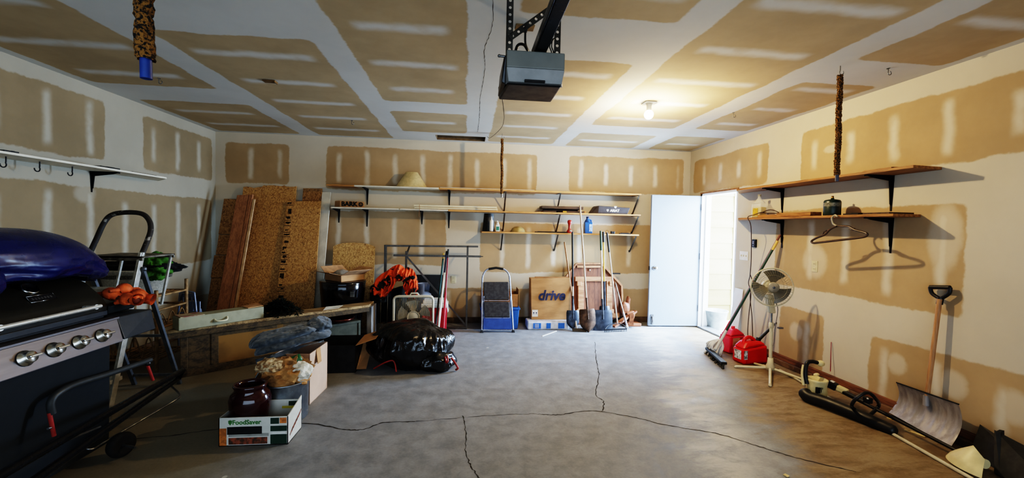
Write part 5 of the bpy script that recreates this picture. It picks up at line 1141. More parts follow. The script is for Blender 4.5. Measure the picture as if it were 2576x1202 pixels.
part(MB().hexa(cell(cc, .47, .55, .04, .12, .07, zt-.08)), 'front_stile', m_oldd, rt, .003)
part(MB().hexa(cell(cc, .55, .57, .04, .95, .07, zt-.03)), 'divider', m_oldd, rt)
dpan = part(MB().hexa(cell(cc, .13, .47, .03, .07, .075, zt-.09)), 'door_panel', m_ply, rt, .003)
part(MB().hexa(cell(cc, .13, .16, .01, .035, .075, zt-.09)).hexa(cell(cc, .16, .44, .01, .035, zt-.125, zt-.09)), 'door_edge', m_oldd, dpan)
for t in (.62, .66): part(MB().hexa(cell(cc, t, t+.012, .5, .6, .075, zt-.03)), 'inner_post', (m_old, m_wboard)[t > .65], rt)
# items in the open bay
T = Matrix.Translation(cc(.78, .45, .077)) @ Matrix.Rotation(.70, 4, 'Z')
rt = base('metal_box', 'dull grey green metal box with raised frame inside the open bench bay', 'box', tuple(T.translation))
mg = mat('box_grey_green', (70, 70, 58), .6, .2)
part(MB(T).mm((-.22, -.09, 0), (.22, .1, .22)), 'box_body', mg, rt, .006)
part(MB(T).mm((-.22, -.10, .19), (.22, -.088, .22)).mm((-.22, -.10, 0), (.22, -.088, .03)).mm((-.22, -.10, .03), (-.19, -.088, .19)).mm((.19, -.10, .03), (.22, -.088, .19)), 'face_frame', mg, rt, .003)
single(MB(T).lathe([(0, .225), (.13, .225), (.17, .25), (.175, .275), (.16, .27), (.12, .24), (0, .235)], (0, 0, 0), 28), 'copper_pan', mat('copper_pan', (92, 50, 40), .25, .8), 'dark copper pan resting on the metal box inside the bench', 'pan')
# gray case, plant, on top of the bench
f0, f1 = fl(449, 833, zt), fl(664, 799, zt); f1 = f0+(f1-f0); dv = (f1-f0); dv.z = 0; nb = Vector((-dv.y, dv.x, 0)).normalized()*.16
m_case = mat('grey_drawer', (146, 142, 118), .65, var=.07, vs=9)
rt = base('grey_case', 'long shallow grey case with pale handle lying on the bench', 'case', tuple(f0+dv*.5))
up = Vector((0, 0, .118))
z1 = Vector((0, 0, .001))
part(MB().hexa([f0+z1, f1+z1, f1+nb+z1, f0+nb+z1, f0+up, f1+up, f1+nb+up, f0+nb+up]), 'case_body', m_case, rt, .006)
hh = f0+dv*.46; out = -nb.normalized()
part(MB().tube(smooth_path([hh+Vector((0, 0, .06))-dv*.075, hh+out*.03+Vector((0, 0, .045))-dv*.05, hh+out*.032+Vector((0, 0, .045))+dv*.05, hh+Vector((0, 0, .07))+dv*.075], 5), .008, 8), 'case_handle', m_ivory, rt)
part(MB().hexa([f0+up+dv*.02, f0+up+dv*.28, f0+up+dv*.28+nb, f0+up+dv*.02+nb, f0+up*1.06+dv*.02, f0+up*1.06+dv*.28, f0+up*1.06+dv*.28+nb, f0+up*1.06+dv*.02+nb]), 'red_paper', mat('faded_paper', (140, 96, 84), .85, var=.4, vs=20, c2=(170, 160, 130)), rt)
single(MB().slab([f0+up+dv*.80+nb*.1, f0+up+dv*1.02+nb*.3, f0+up+dv*1.02+nb*1.2+Vector((0, 0, .01)), f0+up+dv*.80+nb*1.1], .006), 'cardboard_scrap', m_cardb, 'small cardboard scrap lying on the right end of the grey case', 'cardboard', None)
pc = fl(690, 803, zt); pc = bb(.62, .42, zt)+Vector((0, 0, 0))
random.seed(9)
pl = MB(); m_leaf = mat('dark_artificial_leaf', (22, 34, 26), .6, var=.4, vs=30)
c0 = fl(695, 795, zt)
for i in range(1300):
    u = random.gauss(0, 1); v = random.gauss(0, 1); x = c0.x+.105*u; y = c0.y+.07+.06*v; h = max(0, .15*(1-(u/2.1)**2)*(1-(v/2.2)**2)); z = zt+.012+h*random.random()**.6
    if abs(u) > 2: continue
    a = random.uniform(0, 6.28); L = random.uniform(.025, .06); dx, dy, dz = cos(a)*L, sin(a)*L, random.uniform(-.6, .9)*L; wv = Vector((-dy, dx, 0)).normalized()*.011
    p = Vector((x, y, z)); q = p+Vector((dx, dy, max(dz, zt+.004-z))); mid = p.lerp(q, .5)+Vector((0, 0, .004)); pl.add([p, mid+wv, q, mid-wv], [(0, 1, 2, 3)])
single(pl, 'artificial_garland', m_leaf, 'bushy dark green artificial garland heaped on the bench by the grey case', 'garland', (c0.x, c0.y+.07, zt))
# loose paper on bench
single(MB().slab([bb(.71, .1, zt+.001), bb(.80, .15, zt+.001), bb(.80, .8, zt+.001), bb(.70, .7, zt+.012)], .002), 'paper_sheet', m_wboard, 'crumpled pale paper on the bench right of the garland', 'paper')
# ---- dark open carton in front of the bench
T = frame((-1.37, 4.40, 0), .02)
carton('dark_carton', 'dark open carton with tan side flap on the floor before the bench', 'box', T, .56, .40, .275, {'r': (.20, 1.25)}, mat('dark_carton', (34, 32, 32), .8), mi=m_cardb)
single(MB(T).slab([(.285, -.19, .03), (.36, -.10, .0), (.38, .10, .20), (.30, .10, .27)], .006), 'carton_flap_panel', m_cardb, 'tan cardboard panel propped against the dark carton right side', 'cardboard')
# ---- tall carton with folded moving blanket
m_pinkc = mat('pale_carton', (196, 168, 146), .85, var=.05, vs=4); m_flapd = mat('carton_shadow_side', (120, 84, 60), .85)
T = frame((-1.385, 3.66, 0), -.06)
rt = carton('tall_carton', 'tall pale cardboard carton under the folded grey blanket', 'box', T, .28, .36, .42, {}, m_pinkc)
part(MB(T).slab([(.142, -.06, .42), (.142, .02, .42), (.17, -.02, .31), (.17, -.09, .31)], .004), 'bent_flap', m_cardb, rt)
def fabric():
    t = NT('moving_blanket'); o = t.obj(); n, _ = t.noise(o, 10., 3.); v = t.new('ShaderNodeTexVoronoi'); t.set(v.inputs['Vector'], t.scale(o, (1, .6, 1))); v.inputs['Scale'].default_value = 26.
    w, _ = t.noise(o, 220., 2.)
    t.set(t.b.inputs['Base Color'], t.mix(t.maprange(n, .35, .65), lin((58, 66, 74)), lin((92, 101, 110)))); t.b.inputs['Roughness'].default_value = .95
    t.b.inputs['Sheen Weight'].default_value = .3
    t.bump(t.math('MULTIPLY_ADD', w, .15, t.maprange(v.outputs['Distance'], 0., .5)), .6, .012); return t.m
m_blank = fabric()
Tb = Matrix.Translation((-1.475, 3.72, .455)) @ Matrix.Rotation(.40, 4, 'Z') @ Matrix.Rotation(-.20, 4, 'Y')
rt = base('moving_blanket', 'folded blue grey quilted moving blanket lying on the tall carton', 'blanket', (-1.475, 3.72, .425))
def pad(w, d, th, ox, oy, oz, seed, sag=.02, droop=0.):
    b = MB(Tb @ Matrix.Translation((ox, oy, oz)))
    def disp(p):
        k = 6.; e = (abs(p.x)**k+abs(p.y)**k)**(1/k); e = max(e, 1e-3); s_ = min(1., 1.)
        x, y = p.x, p.y; m = max(abs(x), abs(y), 1e-4); l = (x*x+y*y)**.5; f = (l/m)**.65
        z = p.z*th*(1.1-.5*max(0, x))+.010*nz((x, y, seed), 2.5)+.006*nz((x, y, seed), 9.)+sag*nz((x, y, seed+3), 1.3)-droop*max(0, abs(x)-.55)**1.4
        return Vector((x*f*w/2, y*f*d/2, z))
    return b.blob((0, 0, 0), (1, 1, 1), disp, 5)
part(pad(.60, .46, .045, 0.0, -.01, .03, 1., .02, .10), 'lower_fold', m_blank, rt)
part(pad(.52, .30, .045, -.06, -.05, .10, 5., .02, .05), 'upper_fold', m_blank, rt)
part(pad(.20, .34, .05, .22, .03, .085, 9., .02, .0), 'rolled_edge', m_blank, rt)
part(MB(Tb).grid(lambda u, v: (-.28+.50*u, -.235-.03*sin(u*9)-.02*v, .01-.085*v*(.5+.5*sin(u*5.+.6))), 20, 6), 'hanging_hem', m_blank, rt)
# ---- galvanised can with paper sacks
m_galv = mat('galvanised_steel', (158, 164, 172), .32, .85, var=.18, vs=9)
gc = Vector((-1.365, 3.27, 0))
rt = base('galvanised_can', 'galvanised steel can with wire handle stuffed with paper sack', 'can', tuple(gc))
part(MB().lathe([(0, 0), (.158, 0), (.162, .008), (.166, .28), (.172, .285), (.172, .295), (.16, .29), (.155, .02), (0, .02)], gc, 36), 'can_body', m_galv, rt)
part(MB().tube(smooth_path([gc+Vector((-.165, -.03, .37)), gc+Vector((-.19, -.06, .30)), gc+Vector((-.15, -.13, .25)), gc+Vector((-.05, -.19, .21))], 6), .006, 7), 'wire_handle', m_steel, rt)
m_paper = mat('brown_paper', (164, 122, 76), .85, var=.3, vs=9, bump=.5, bs=18); m_news = mat('printed_paper', (206, 186, 150), .8, var=.4, vs=40, c2=(120, 90, 60))
single(crumple(gc+Vector((.005, -.0, .345)), (.165, .14, .105), 14., .30, 2.4, 4, .26, None, False), 'paper_sack', m_paper, 'crumpled brown paper sack in the galvanised can', 'sack', tuple(gc+Vector((0, 0, .28))))
single(crumple(gc+Vector((-.07, -.07, .415)), (.09, .07, .05), 24., .3, 2.5, 3, .25, None, False), 'paper_wad', m_news, 'wad of printed paper at the left in the galvanised can', 'paper', tuple(gc+Vector((-.07, -.07, .38))))
single(crumple(gc+Vector((.135, -.05, .37)), (.075, .06, .06), 34., .3, 2.5, 3, .25, None, False), 'torn_paper', m_wboard, 'torn pale paper spilling over the galvanised can right rim', 'paper', tuple(gc+Vector((.13, -.05, .33))))
single(MB(Matrix.Translation(gc+Vector((.065, .0, .425))) @ Matrix.Rotation(.5, 4, 'Z') @ Matrix.Rotation(1.2, 4, 'Y')).lathe([(0, -.06), (.036, -.058), (.04, -.04), (.04, .04), (.036, .058), (0, .06)], seg=20), 'green_tin', mat('green_tin', (40, 96, 60), .4, var=.3, vs=25, c2=(190, 200, 180), mixlo=.3, mixhi=.42), 'small green tin poking out of the galvanised can', 'tin')
# ---- vacuum sealer carton in front with the maroon pot
fbx0, fbx1, fby0, fby1, fh = -1.605, -1.172, 2.86, 3.09, .190
rt = base('appliance_carton', 'open white and green printed appliance carton in the foreground holding a pot', 'box', ((fbx0+fbx1)/2, 2.97, 0))
m_wcard = mat('white_card', (206, 204, 194), .6, var=.04)
part(MB().mm((fbx0, fby0, 0), (fbx1, fby1, .005)).mm((fbx0, fby0, 0), (fbx1, fby0+.005, fh)).mm((fbx0, fby1-.005, 0), (fbx1, fby1, fh+.02)).mm((fbx0, fby0, 0), (fbx0+.005, fby1, fh)).hexa([(fbx1-.005, fby0, 0), (fbx1, fby0, 0), (fbx1, fby1, 0), (fbx1-.005, fby1, 0), (fbx1-.005, fby0, fh), (fbx1, fby0, fh), (fbx1, fby1, fh+.05), (fbx1-.005, fby1, fh+.05)]), 'carton_wall', m_wcard, rt)
m_dgreen = mat('print_dark_green', (30, 58, 42), .55, var=.1); m_pgreen = mat('print_green', (70, 120, 60), .55); m_pblack = mat('print_black', (24, 24, 24), .5, var=.2); m_food = mat('print_food', (150, 84, 58), .6, var=.6, vs=38, c2=(70, 50, 34)); m_or = mat('print_orange', (196, 122, 62), .55, var=.25, vs=30); m_grn2 = mat('print_grey', (150, 148, 140), .5)
FX = lambda u: fbx0+(fbx1-fbx0)*u
def pr_(name, m, *rects):
    b = MB()
    for (u0, u1, z0, z1) in rects: b.mm((FX(u0), fby0-.0016, z0), (FX(u1), fby0+.001, z1))
    return part(b, name, m, rt)
pr_('appliance_picture', m_pblack, (.12, .62, .078, .128)); pr_('appliance_base', m_grn2, (.14, .72, .062, .082)); pr_('handle_picture', m_grn2, (.15, .60, .124, .130))
pr_('green_panel', m_dgreen, (.745, .985, .006, .07)); pr_('green_badge', m_dgreen, (.745, .87, .142, .182)); pr_('green_strip', m_dgreen, (.745, .985, .092, .128)); pr_('orange_picture', m_or, (.88, .98, .145, .182))
pr_('food_picture', m_food, (.14, .70, .010, .055)); pr_('left_food_picture', m_or, (.01, .11, .005, .12)); pr_('caption_bar', m_wht, (.77, .96, .076, .083))
text('FoodSaver', .042, face_y((FX(.40), fby0-.001, .157)), m_pgreen, rt, bold=.0012)
part(MB(face_y((FX(.165), fby0-.001, .158))).prism([(-.012, .013), (.0, .017), (.012, .013), (.011, -.004), (0, -.018), (-.011, -.004)], .0014), 'leaf_emblem', m_pgreen, rt)
sp = MB()
for k in range(6):
    y = fby0+.03+.028*k; sp.add([(fbx1+.001, y, .04+.012*k), (fbx1+.001, y+.05, .075+.012*k), (fbx1+.001, y+.05, .088+.012*k), (fbx1+.001, y, .053+.012*k)], [(0, 1, 2, 3)])
part(sp, 'side_print', m_food, rt)
part(MB().mm((fbx1-.13, fby1-.012, .150), (fbx1-.02, fby1-.006, .165)), 'yellow_strip', mat('print_yellow', (206, 186, 60), .55), rt)
part(MB().mm((fbx1-.085, fby1-.012, .17), (fbx1-.02, fby1-.006, .20)), 'inner_badge', m_dgreen, rt)
m_maroon = mat('maroon_glaze', (52, 16, 20), .12, var=.15, coat=.5)
pc = Vector((-1.478, 3.0, .006))
rt = base('ceramic_pot', 'round glossy maroon ceramic pot sitting in the appliance carton', 'pot', tuple(pc))
part(MB(Matrix.Translation(pc) @ Matrix.Diagonal((.95, .9, 1, 1))).lathe([(0, 0), (.08, 0), (.09, .01), (.115, .11), (.135, .21), (.138, .26), (.125, .295), (.102, .318), (.104, .335), (.112, .35), (.108, .362), (.096, .362), (.088, .345), (.09, .31), (.118, .27), (.12, .22), (.09, .06), (0, .04)], seg=44), 'pot_body', m_maroon, rt)
# ---- garbage bags
def bagmat():
    t = NT('black_bag_film'); o = t.obj(); v = t.scale(o, (1.6, 1.6, .8)); n, _ = t.noise(v, 5., 4., .55, 1.4); n2, _ = t.noise(o, 30., 2.)
    t.b.inputs['Base Color'].default_value = (*lin((14, 14, 16)), 1); t.b.inputs['Roughness'].default_value = .16; t.b.inputs['Specular IOR Level'].default_value = .7
    t.set(t.b.inputs['Roughness'], t.maprange(n2, .3, .7, .12, .24)); t.bump(n, .5, .03); return t.m
m_bagf = bagmat(); m_tie = mat('red_tie', (150, 44, 36), .5)
def bag(p, c, r, seed, tie, zc):
    rr = 1+.2*nz(p, 1.5, seed)
    th = atan2(p.y-tie.y, p.x-tie.x); d = (Vector((p.x, p.y, p.z))-tie).length
    k = min(1., d/.7)
    rid = k*(.05*(1-2*abs(nz((cos(th)*2.2, sin(th)*2.2, d*.55), 1.5, seed)))+.04*(1-2*abs(nz((cos(th)*6.5, sin(th)*6.5, d*.9), 1.3, seed+3)))+.014*(1-2*abs(nz((cos(th)*14, sin(th)*14, d*2.), 1.3, seed+7))))+.035*nz(p, 3.2, seed)-.03
    q = Vector((p.x*r[0], p.y*r[1], p.z*r[2]))*(rr+rid); 
    if q.z+c.z < zc: q.z = zc-c.z
    return q
c = Vector((-.57, 4.52, .20)); rt = base('garbage_bag', 'large full black garbage bag on the floor at centre left', 'garbage bag', (c.x, c.y, 0), group=None)
part(MB().blob(c, (1, 1, 1), lambda p: bag(p, c, (.41, .40, .25), 2.1, Vector((.45, .05, 1.0)), .0), 6), 'bag_body', m_bagf, rt)
e0 = c+Vector((-.15, -.40, -.10))
part(MB().tube(smooth_path([e0+Vector((-.18, .05, -.05)), e0+Vector((-.06, -.01, .03)), e0+Vector((.02, .0, .04)), e0+Vector((.05, -.02, -.06))], 5), .008, 6), 'red_tie', m_tie, rt)
c2 = Vector((-.30, 4.28, .09)); rt = base('garbage_bag', 'small black garbage bag with red ties slumped before the large one', 'garbage bag', (c2.x, c2.y, 0), group=None)
part(MB().blob(c2, (1, 1, 1), lambda p: bag(p, c2, (.20, .17, .115), 5.7, Vector((.6, -.4, .6)), .0), 5), 'bag_body', m_bagf, rt)
part(MB().tube(smooth_path([c2+Vector((.10, -.12, .07)), c2+Vector((.115, -.17, .03)), c2+Vector((.13, -.175, .05)), c2+Vector((.12, -.14, .09))], 5), .009, 6).tube(smooth_path([c2+Vector((.16, -.06, .04)), c2+Vector((.20, -.09, .0)), c2+Vector((.23, -.10, -.05)), c2+Vector((.21, -.08, -.075))], 5), .011, 6), 'red_tie', m_tie, rt)
# ---- tubular hand cart in front of the grill
m_ctube = mat('cart_black_tube', (22, 24, 28), .28, .4); m_cgray = mat('cart_grey_bar', (58, 60, 60), .55, .2); m_denim = mat('dusty_panel', (54, 62, 76), .7, var=.25, vs=5); m_redrod = mat('red_rod', (150, 52, 46), .5)
rt = base('hand_cart', 'black tubular hand cart with arched grey bar and red rods before the grill', 'hand cart', (-2.1, 2.7, 0))
fe = at(458, 932, 3.40); ne = at(0, 1196, 1.78); fe2 = at(447, 952, 3.40); ne2 = at(95, 1202, 1.92)
part(MB().tube([ne+(ne-fe)*.12, ne, ne.lerp(fe, .5), fe], .020, 14), 'frame_tube', m_ctube, rt)
part(MB().tube([ne2+(ne2-fe2)*.12, ne2, ne2.lerp(fe2, .5), fe2], .020, 14), 'frame_tube', m_ctube, rt)
part(MB().tube([fe+(fe-fe2)*.15, fe2], .022, 12), 'end_bend', m_ctube, rt)
X_ = lambda px, py: wx(px, py, -2.06-.0002*max(0, px-150))
ar = [X_(131, 1040), X_(127, 1018), X_(134, 1000), X_(152, 985), X_(190, 966), X_(270, 941), X_(340, 918), X_(378, 905)]
part(MB().tube(smooth_path(ar, 5), .017, 12, flat=1.), 'arched_bar', m_cgray, rt)
part(MB().cyl(X_(124, 1038), X_(136, 1096), .009), 'red_rod', m_redrod, rt)
part(MB().cyl(X_(371, 918), X_(385, 956), .009), 'red_rod', m_redrod, rt)
part(MB().blob(X_(372, 914), (.018, .018, .018), sub=2), 'bracket_joint', m_blackp, rt)
part(MB().blob(X_(274, 941), (.016, .016, .016), sub=2), 'bracket_joint', m_blackp, rt)
part(MB().cyl(X_(120, 1078), X_(130, 1075), .006), 'side_pin', m_steel, rt)
wl = [at(427, 968, 3.3), at(450, 988, 3.25), at(452, 997, 3.22), at(438, 1008, 3.15), at(350, 1060, 2.95), at(262, 1112, 2.72), at(236, 1128, 2.64), at(218, 1128, 2.62), at(218, 1118, 2.66)]
part(MB().tube(smooth_path(wl, 5), .0065, 8), 'wire_stand', m_steel, rt)
part(MB().cyl(X_(150, 1115), X_(252, 1073), .006), 'tie_rod', m_steel, rt)
wc = Vector((-2.13, 2.78, .076))
wax = Vector((.93, -.36, 0))
part(MB(Matrix.Translation(wc) @ wax.to_track_quat('Z', 'Y').to_matrix().to_4x4()).lathe([(0, -.02), (.04, -.022), (.052, -.026), (.071, -.022), (.076, 0), (.071, .022), (.052, .026), (.04, .022), (0, .02)], seg=32), 'wheel', mat('tyre_rubber', (24, 22, 20), .85), rt)
part(MB().cyl(wc-wax*.05, wc+wax*.12, .008).blob(at(243, 1098, 2.66), (.03, .03, .02), sub=2), 'axle', m_steel, rt)
# ================================================================= RIGHT SIDE, DOORWAY
# bucket outside
p = at(1800, 785, 5.90)
rt = base('grey_bucket', 'grey tub standing outside the open doorway', 'tub', (3.85, 5.95, -.02))
part(MB().lathe([(0, 0), (.125, 0), (.13, .01), (.168, .27), (.178, .275), (.178, .285), (.162, .285), (.122, .02), (0, .02)], (3.85, 5.95, -.02), 30), 'tub_body', mat('tub_grey', (150, 156, 156), .5), rt)
part(MB().lathe([(.15, .2), (.0, .205)], (3.85, 5.95, -.02), 24), 'contents', mat('tub_contents', (170, 150, 70), .8), rt)
# push mop/broom pair leaning in the corner by the doorway
m_strings = mat('mop_strings', (232, 230, 226), .9, bump=.6, bs=80)
top = wx(1956, 606, 3.50); foot = Vector((2.93, 4.50, .10))
rt = pole('push_broom', 'green-handled push broom with yellow top leaning beside the doorway', 'broom', foot, top, .0125, m_green, [('grip', .92, 1.0, .0145, m_yel), ('pale_sleeve', .0, .18, .016, m_whitep)])
h0, h1 = fl(1780, 876, .06), fl(1822, 914, .06)
part(MB().beam(h0, h1, .06, .03), 'head_block', m_blackp, rt, .006)
bt = MB()
random.seed(3)
for i in range(60):
    t = i/59; c = h0.lerp(h1, t); bt.beam((c.x+random.uniform(-.015, .015), c.y+random.uniform(-.01, .01), .05), (c.x-.02+random.uniform(-.02, .02), c.y-.01, .0), .012, .012)
part(bt, 'bristles', mat('dark_bristle', (62, 62, 62), .9), rt)
top2 = wx(1963, 590, 3.53); foot2 = Vector((2.985, 4.61, .06))
rt = pole('mop', 'red-handled string mop standing against the push broom', 'mop', foot2, top2, .012, mat('brown_red_handle', (110, 62, 46), .5), [('red_sleeve', .0, .26, .017, m_coolr)])
ms = MB(); random.seed(5)
for i in range(60):
    a = random.uniform(-1., 1.); L = random.uniform(.08, .18); e = Vector((foot2.x+random.uniform(-.09, .07), foot2.y+random.uniform(-.09, .09), .008))
    ms.tube(smooth_path([foot2+(top2-foot2)*.10, foot2+Vector((random.uniform(-.07, .07), random.uniform(-.07, .07), .06)), e], 4), .011, 5)
part(ms, 'mop_strings', m_strings, rt)
# thin white panel by the door frame
single(MB().slab([(3.47, 5.09, 0), (3.49, 4.93, 0), (3.563, 4.93, .74), (3.563, 5.09, .74)], .008), 'white_hardboard', m_white, 'narrow white panel leaning on the wall between doorway and cord', 'panel')
# petrol cans
m_can = mat('petrol_red', (214, 30, 26), .35, var=.05, vs=5); m_can2 = mat('petrol_red_far', (214, 38, 66), .4, var=.05)
rt = base('petrol_can', 'red jerry can with black spout nearer the pedestal fan', 'petrol can', (3.24, 4.33, 0))
T = frame((3.245, 4.34, 0), .12)
part(MB(T).hexa([(-.165, -.09, 0), (.165, -.09, 0), (.165, .09, 0), (-.165, .09, 0), (-.165, -.085, .17), (.155, -.085, .21), (.155, .085, .21), (-.165, .085, .17)]).hexa([(-.165, -.085, .17), (.155, -.085, .21), (.155, .085, .21), (-.165, .085, .17), (-.09, -.06, .25), (.10, -.06, .245), (.10, .06, .245), (-.09, .06, .25)]), 'can_body', m_can, rt, .03)
part(MB(T).tube(smooth_path([(-.10, 0, .22), (-.07, 0, .275), (-.01, 0, .285), (.05, 0, .25)], 5), .02, 10), 'handle', m_can, rt)
sp0 = T @ Vector((.10, 0, .24)); sp1 = at(1957, 808, 4.36)
part(MB().cyl(sp0-Vector((.01, 0, .02)), sp0+Vector((.012, 0, .03)), .03, .026).cyl(sp0+(sp1-sp0)*.1, sp0+(sp1-sp0)*.55, .017, .013).cyl(sp0+(sp1-sp0)*.5, sp1, .012, .008), 'spout', m_blackp, rt)
part(MB(T).box((-.166, -.0, .10), (.003, .10, .10)).box((-.14, -.091, .11), (.045, .003, .10)), 'warning_label', mat('can_label', (196, 200, 204), .5, var=.6, vs=30), rt)
rt = base('petrol_can', 'red jerry can with pale label farther back against the wall', 'petrol can', (3.27, 4.72, 0))
T = frame((3.30, 4.735, 0), .25)
part(MB(T).mm((-.125, -.085, 0), (.125, .085, .215)).hexa([(-.125, -.085, .215), (.125, -.085, .215), (.125, .085, .215), (-.125, .085, .215), (-.04, -.05, .29), (.03, -.05, .29), (.03, .05, .29), (-.04, .05, .29)]), 'can_body', m_can2, rt, .02)
part(MB(T).lathe([(.022, 0), (.022, .03), (0, .03)], (0, 0, .285), 14), 'cap', m_can2, rt)
part(MB(T).box((-.035, -.087, .125), (.11, .003, .13)), 'pale_label', mat('can_label_tan', (222, 186, 150), .5, var=.2, vs=20), rt)
part(MB(T).tube(arc((-.02, -.09, .12), .022, 0, 2*pi, 14), .004, 6).box((.01, -.089, .13), (.012, .002, .05)), 'label_mark', mat('label_brown', (150, 96, 70), .6), rt)
# pedestal fan
m_cream = mat('pedestal_cream', (206, 196, 168), .4, var=.05)
bx_, by_ = 3.215, 3.985
rt = base('pedestal_fan', 'cream pedestal fan with round wire guard before the right wall', 'fan', (bx_, by_, 0))
pc = Vector((bx_, by_, 0))
for (px, py) in ((1850, 925), (1937, 972), (2030, 962)):
    q = fl(px, py); q.z = .012; part(MB().cyl((bx_, by_, .055), q+Vector((0, 0, .004)), .014, .013, 12), 'foot_leg', m_cream, rt); part(MB().blob(q, (.016, .016, .012), sub=2), 'foot_cap', m_cream, rt)
q = Vector((bx_+.02, by_+.26, .012)); part(MB().cyl((bx_, by_, .055), q, .014, .013, 12), 'foot_leg', m_cream, rt)
part(MB().lathe([(.0, .03), (.042, .035), (.045, .07), (.03, .10), (.026, .16), (0, .16)], (bx_, by_, 0), 20), 'base_collar', m_cream, rt)
part(MB().cyl((bx_, by_, .08), (bx_-.005, by_, .52), .0165, seg=14), 'lower_pole', m_cream, rt)
part(MB().cyl((bx_-.005, by_, .50), (bx_-.008, by_, .72), .009, seg=12), 'inner_pole', m_steel, rt)
part(MB().lathe([(.02, .50), (.025, .51), (.025, .55), (.016, .56)], (bx_-.005, by_, -.02), 16), 'height_clamp', m_cream, rt)
hc = at(1942, 722, 3.90)
part(MB().hexa([(bx_-.045, by_-.03, .64), (bx_+.02, by_-.03, .64), (bx_+.02, by_+.03, .64), (bx_-.045, by_+.03, .64), (hc.x-.02, by_-.06, .84), (hc.x+.045, by_-.06, .84), (hc.x+.045, by_+.02, .84), (hc.x-.02, by_+.02, .84)]), 'control_neck', m_cream, rt, .01)
fn = Vector((-.35, -.93, .05)).normalized(); Th = Matrix.Translation(hc) @ fn.to_track_quat('Z', 'Y').to_matrix().to_4x4()
part(MB(Th).lathe([(.0, -.13), (.055, -.13), (.07, -.10), (.07, -.04), (.05, -.02), (0, -.02)], seg=24), 'motor', m_cream, rt)
R = .195
gd = MB(Th)
for s, zz in ((1, .045), (-1, -.045)):
    for k in range(44):
        t = 2*pi*k/44; gd.tube([(.055*cos(t), .055*sin(t), zz), (.13*cos(t+.12), .13*sin(t+.12), zz*.95), (.185*cos(t+.2), .185*sin(t+.2), zz*.45), (R*cos(t+.2), R*sin(t+.2), 0)], .0011, 3, caps=False)
    gd.tube([(.125*cos(2*pi*k/40), .125*sin(2*pi*k/40), zz*.96) for k in range(40)], .0016, 4, True)
part(gd, 'wire_guard', mat('guard_wire', (150, 142, 116), .4), rt)
part(MB(Th).tube([(R*cos(2*pi*k/48), R*sin(2*pi*k/48), 0) for k in range(48)], .0065, 8, True), 'guard_rim', m_cream, rt)
part(MB(Th).lathe([(0, .056), (.04, .054), (.055, .045), (.055, .04), (0, .04)], seg=24), 'badge_disc', mat('badge_grey', (150, 144, 130), .4), rt)
part(MB(Th).lathe([(0, .0575), (.013, .057), (.013, .0565)], seg=14), 'badge_mark', mat('badge_mark', (90, 96, 110), .4), rt)
m_fb = mat('smoke_blade', (108, 104, 92), .3)
for k in range(3):
    a0 = radians(80)+k*2*pi/3
    part(MB(Th).grid(lambda u, v: ((.03+.145*u)*cos(a0+(v-.5)*1.25*(.75+.35*u)), (.03+.145*u)*sin(a0+(v-.5)*1.25*(.75+.35*u)), -.012+.035*(v-.5)), 9, 10), 'blade', m_fb, rt)
cp = at(1965, 730, 4.0)
part(MB().tube(smooth_path([(hc.x+.06, by_+.06, .82), (3.30, 4.02, .70), (3.285, 4.03, .45), (3.29, 4.04, .30), (3.25, 4.02, .26), (3.24, 4.01, .20), (3.26, 4.02, .1)], 6), .004, 6).box((3.325, 4.0, .475), (.05, .03, .016)), 'fan_cord', mat('grey_cord', (120, 112, 110), .5), rt)
# leaf blower lying along the wall
m_bcream = mat('tool_cream', (216, 200, 152), .45, var=.06); 
rt = base('leaf_blower', 'cream and black leaf blower with long black tube on the floor', 'leaf blower', (3.1, 3.2, 0))
t0, t1 = fl(2035, 998, .05), fl(2256, 1086, .03)
dv = (t1-t0); 
part(MB().tube(smooth_path([t0+Vector((.01, .06, .02)), t0, t0+dv*.25+Vector((0, 0, .012)), t0+dv*.6+Vector((0, 0, .01)), t0+dv*.9, t1], 6), [.045, .05, .052, .052, .052, .05, .05, .05, .05, .05, .05, .049, .049, .049, .049, .048, .048, .048, .047, .047, .047, .046, .045, .044, .043, .042, .041, .04, .036, .03, .02], 14), 'blower_tube', m_blackp, rt)
hb_ = at(2050, 990, 3.32)
part(MB().lathe([(0, 0), (.078, 0), (.082, .015), (.075, .08), (.082, .12), (.085, .135), (.07, .14), (.05, .11), (0, .10)], (hb_.x+.005, 3.31, .055), 26), 'fan_housing', m_bcream, rt)
vb = MB()
for k in range(5): vb.box((hb_.x-.055+.012*k, 3.245-.0+abs(k-2)*-.0, .115), (.006, .02, .05))
part(vb, 'intake_slots', m_dark, rt)
part(MB().tube(smooth_path([at(2030, 965, 3.32), at(2026, 940, 3.34), at(2030, 914, 3.36), at(2042, 909, 3.36), at(2056, 912, 3.36)], 6), .017, 12), 'handle', m_blackp, rt)
part(MB().tube(smooth_path([at(2022, 968, 3.34), at(2019, 940, 3.36), at(2022, 918, 3.38)], 5), .014, 10), 'back_strut', m_bcream, rt)
part(MB().blob(at(2064, 914, 3.36), (.036, .03, .028), sub=3), 'battery_cap', m_bcream, rt)
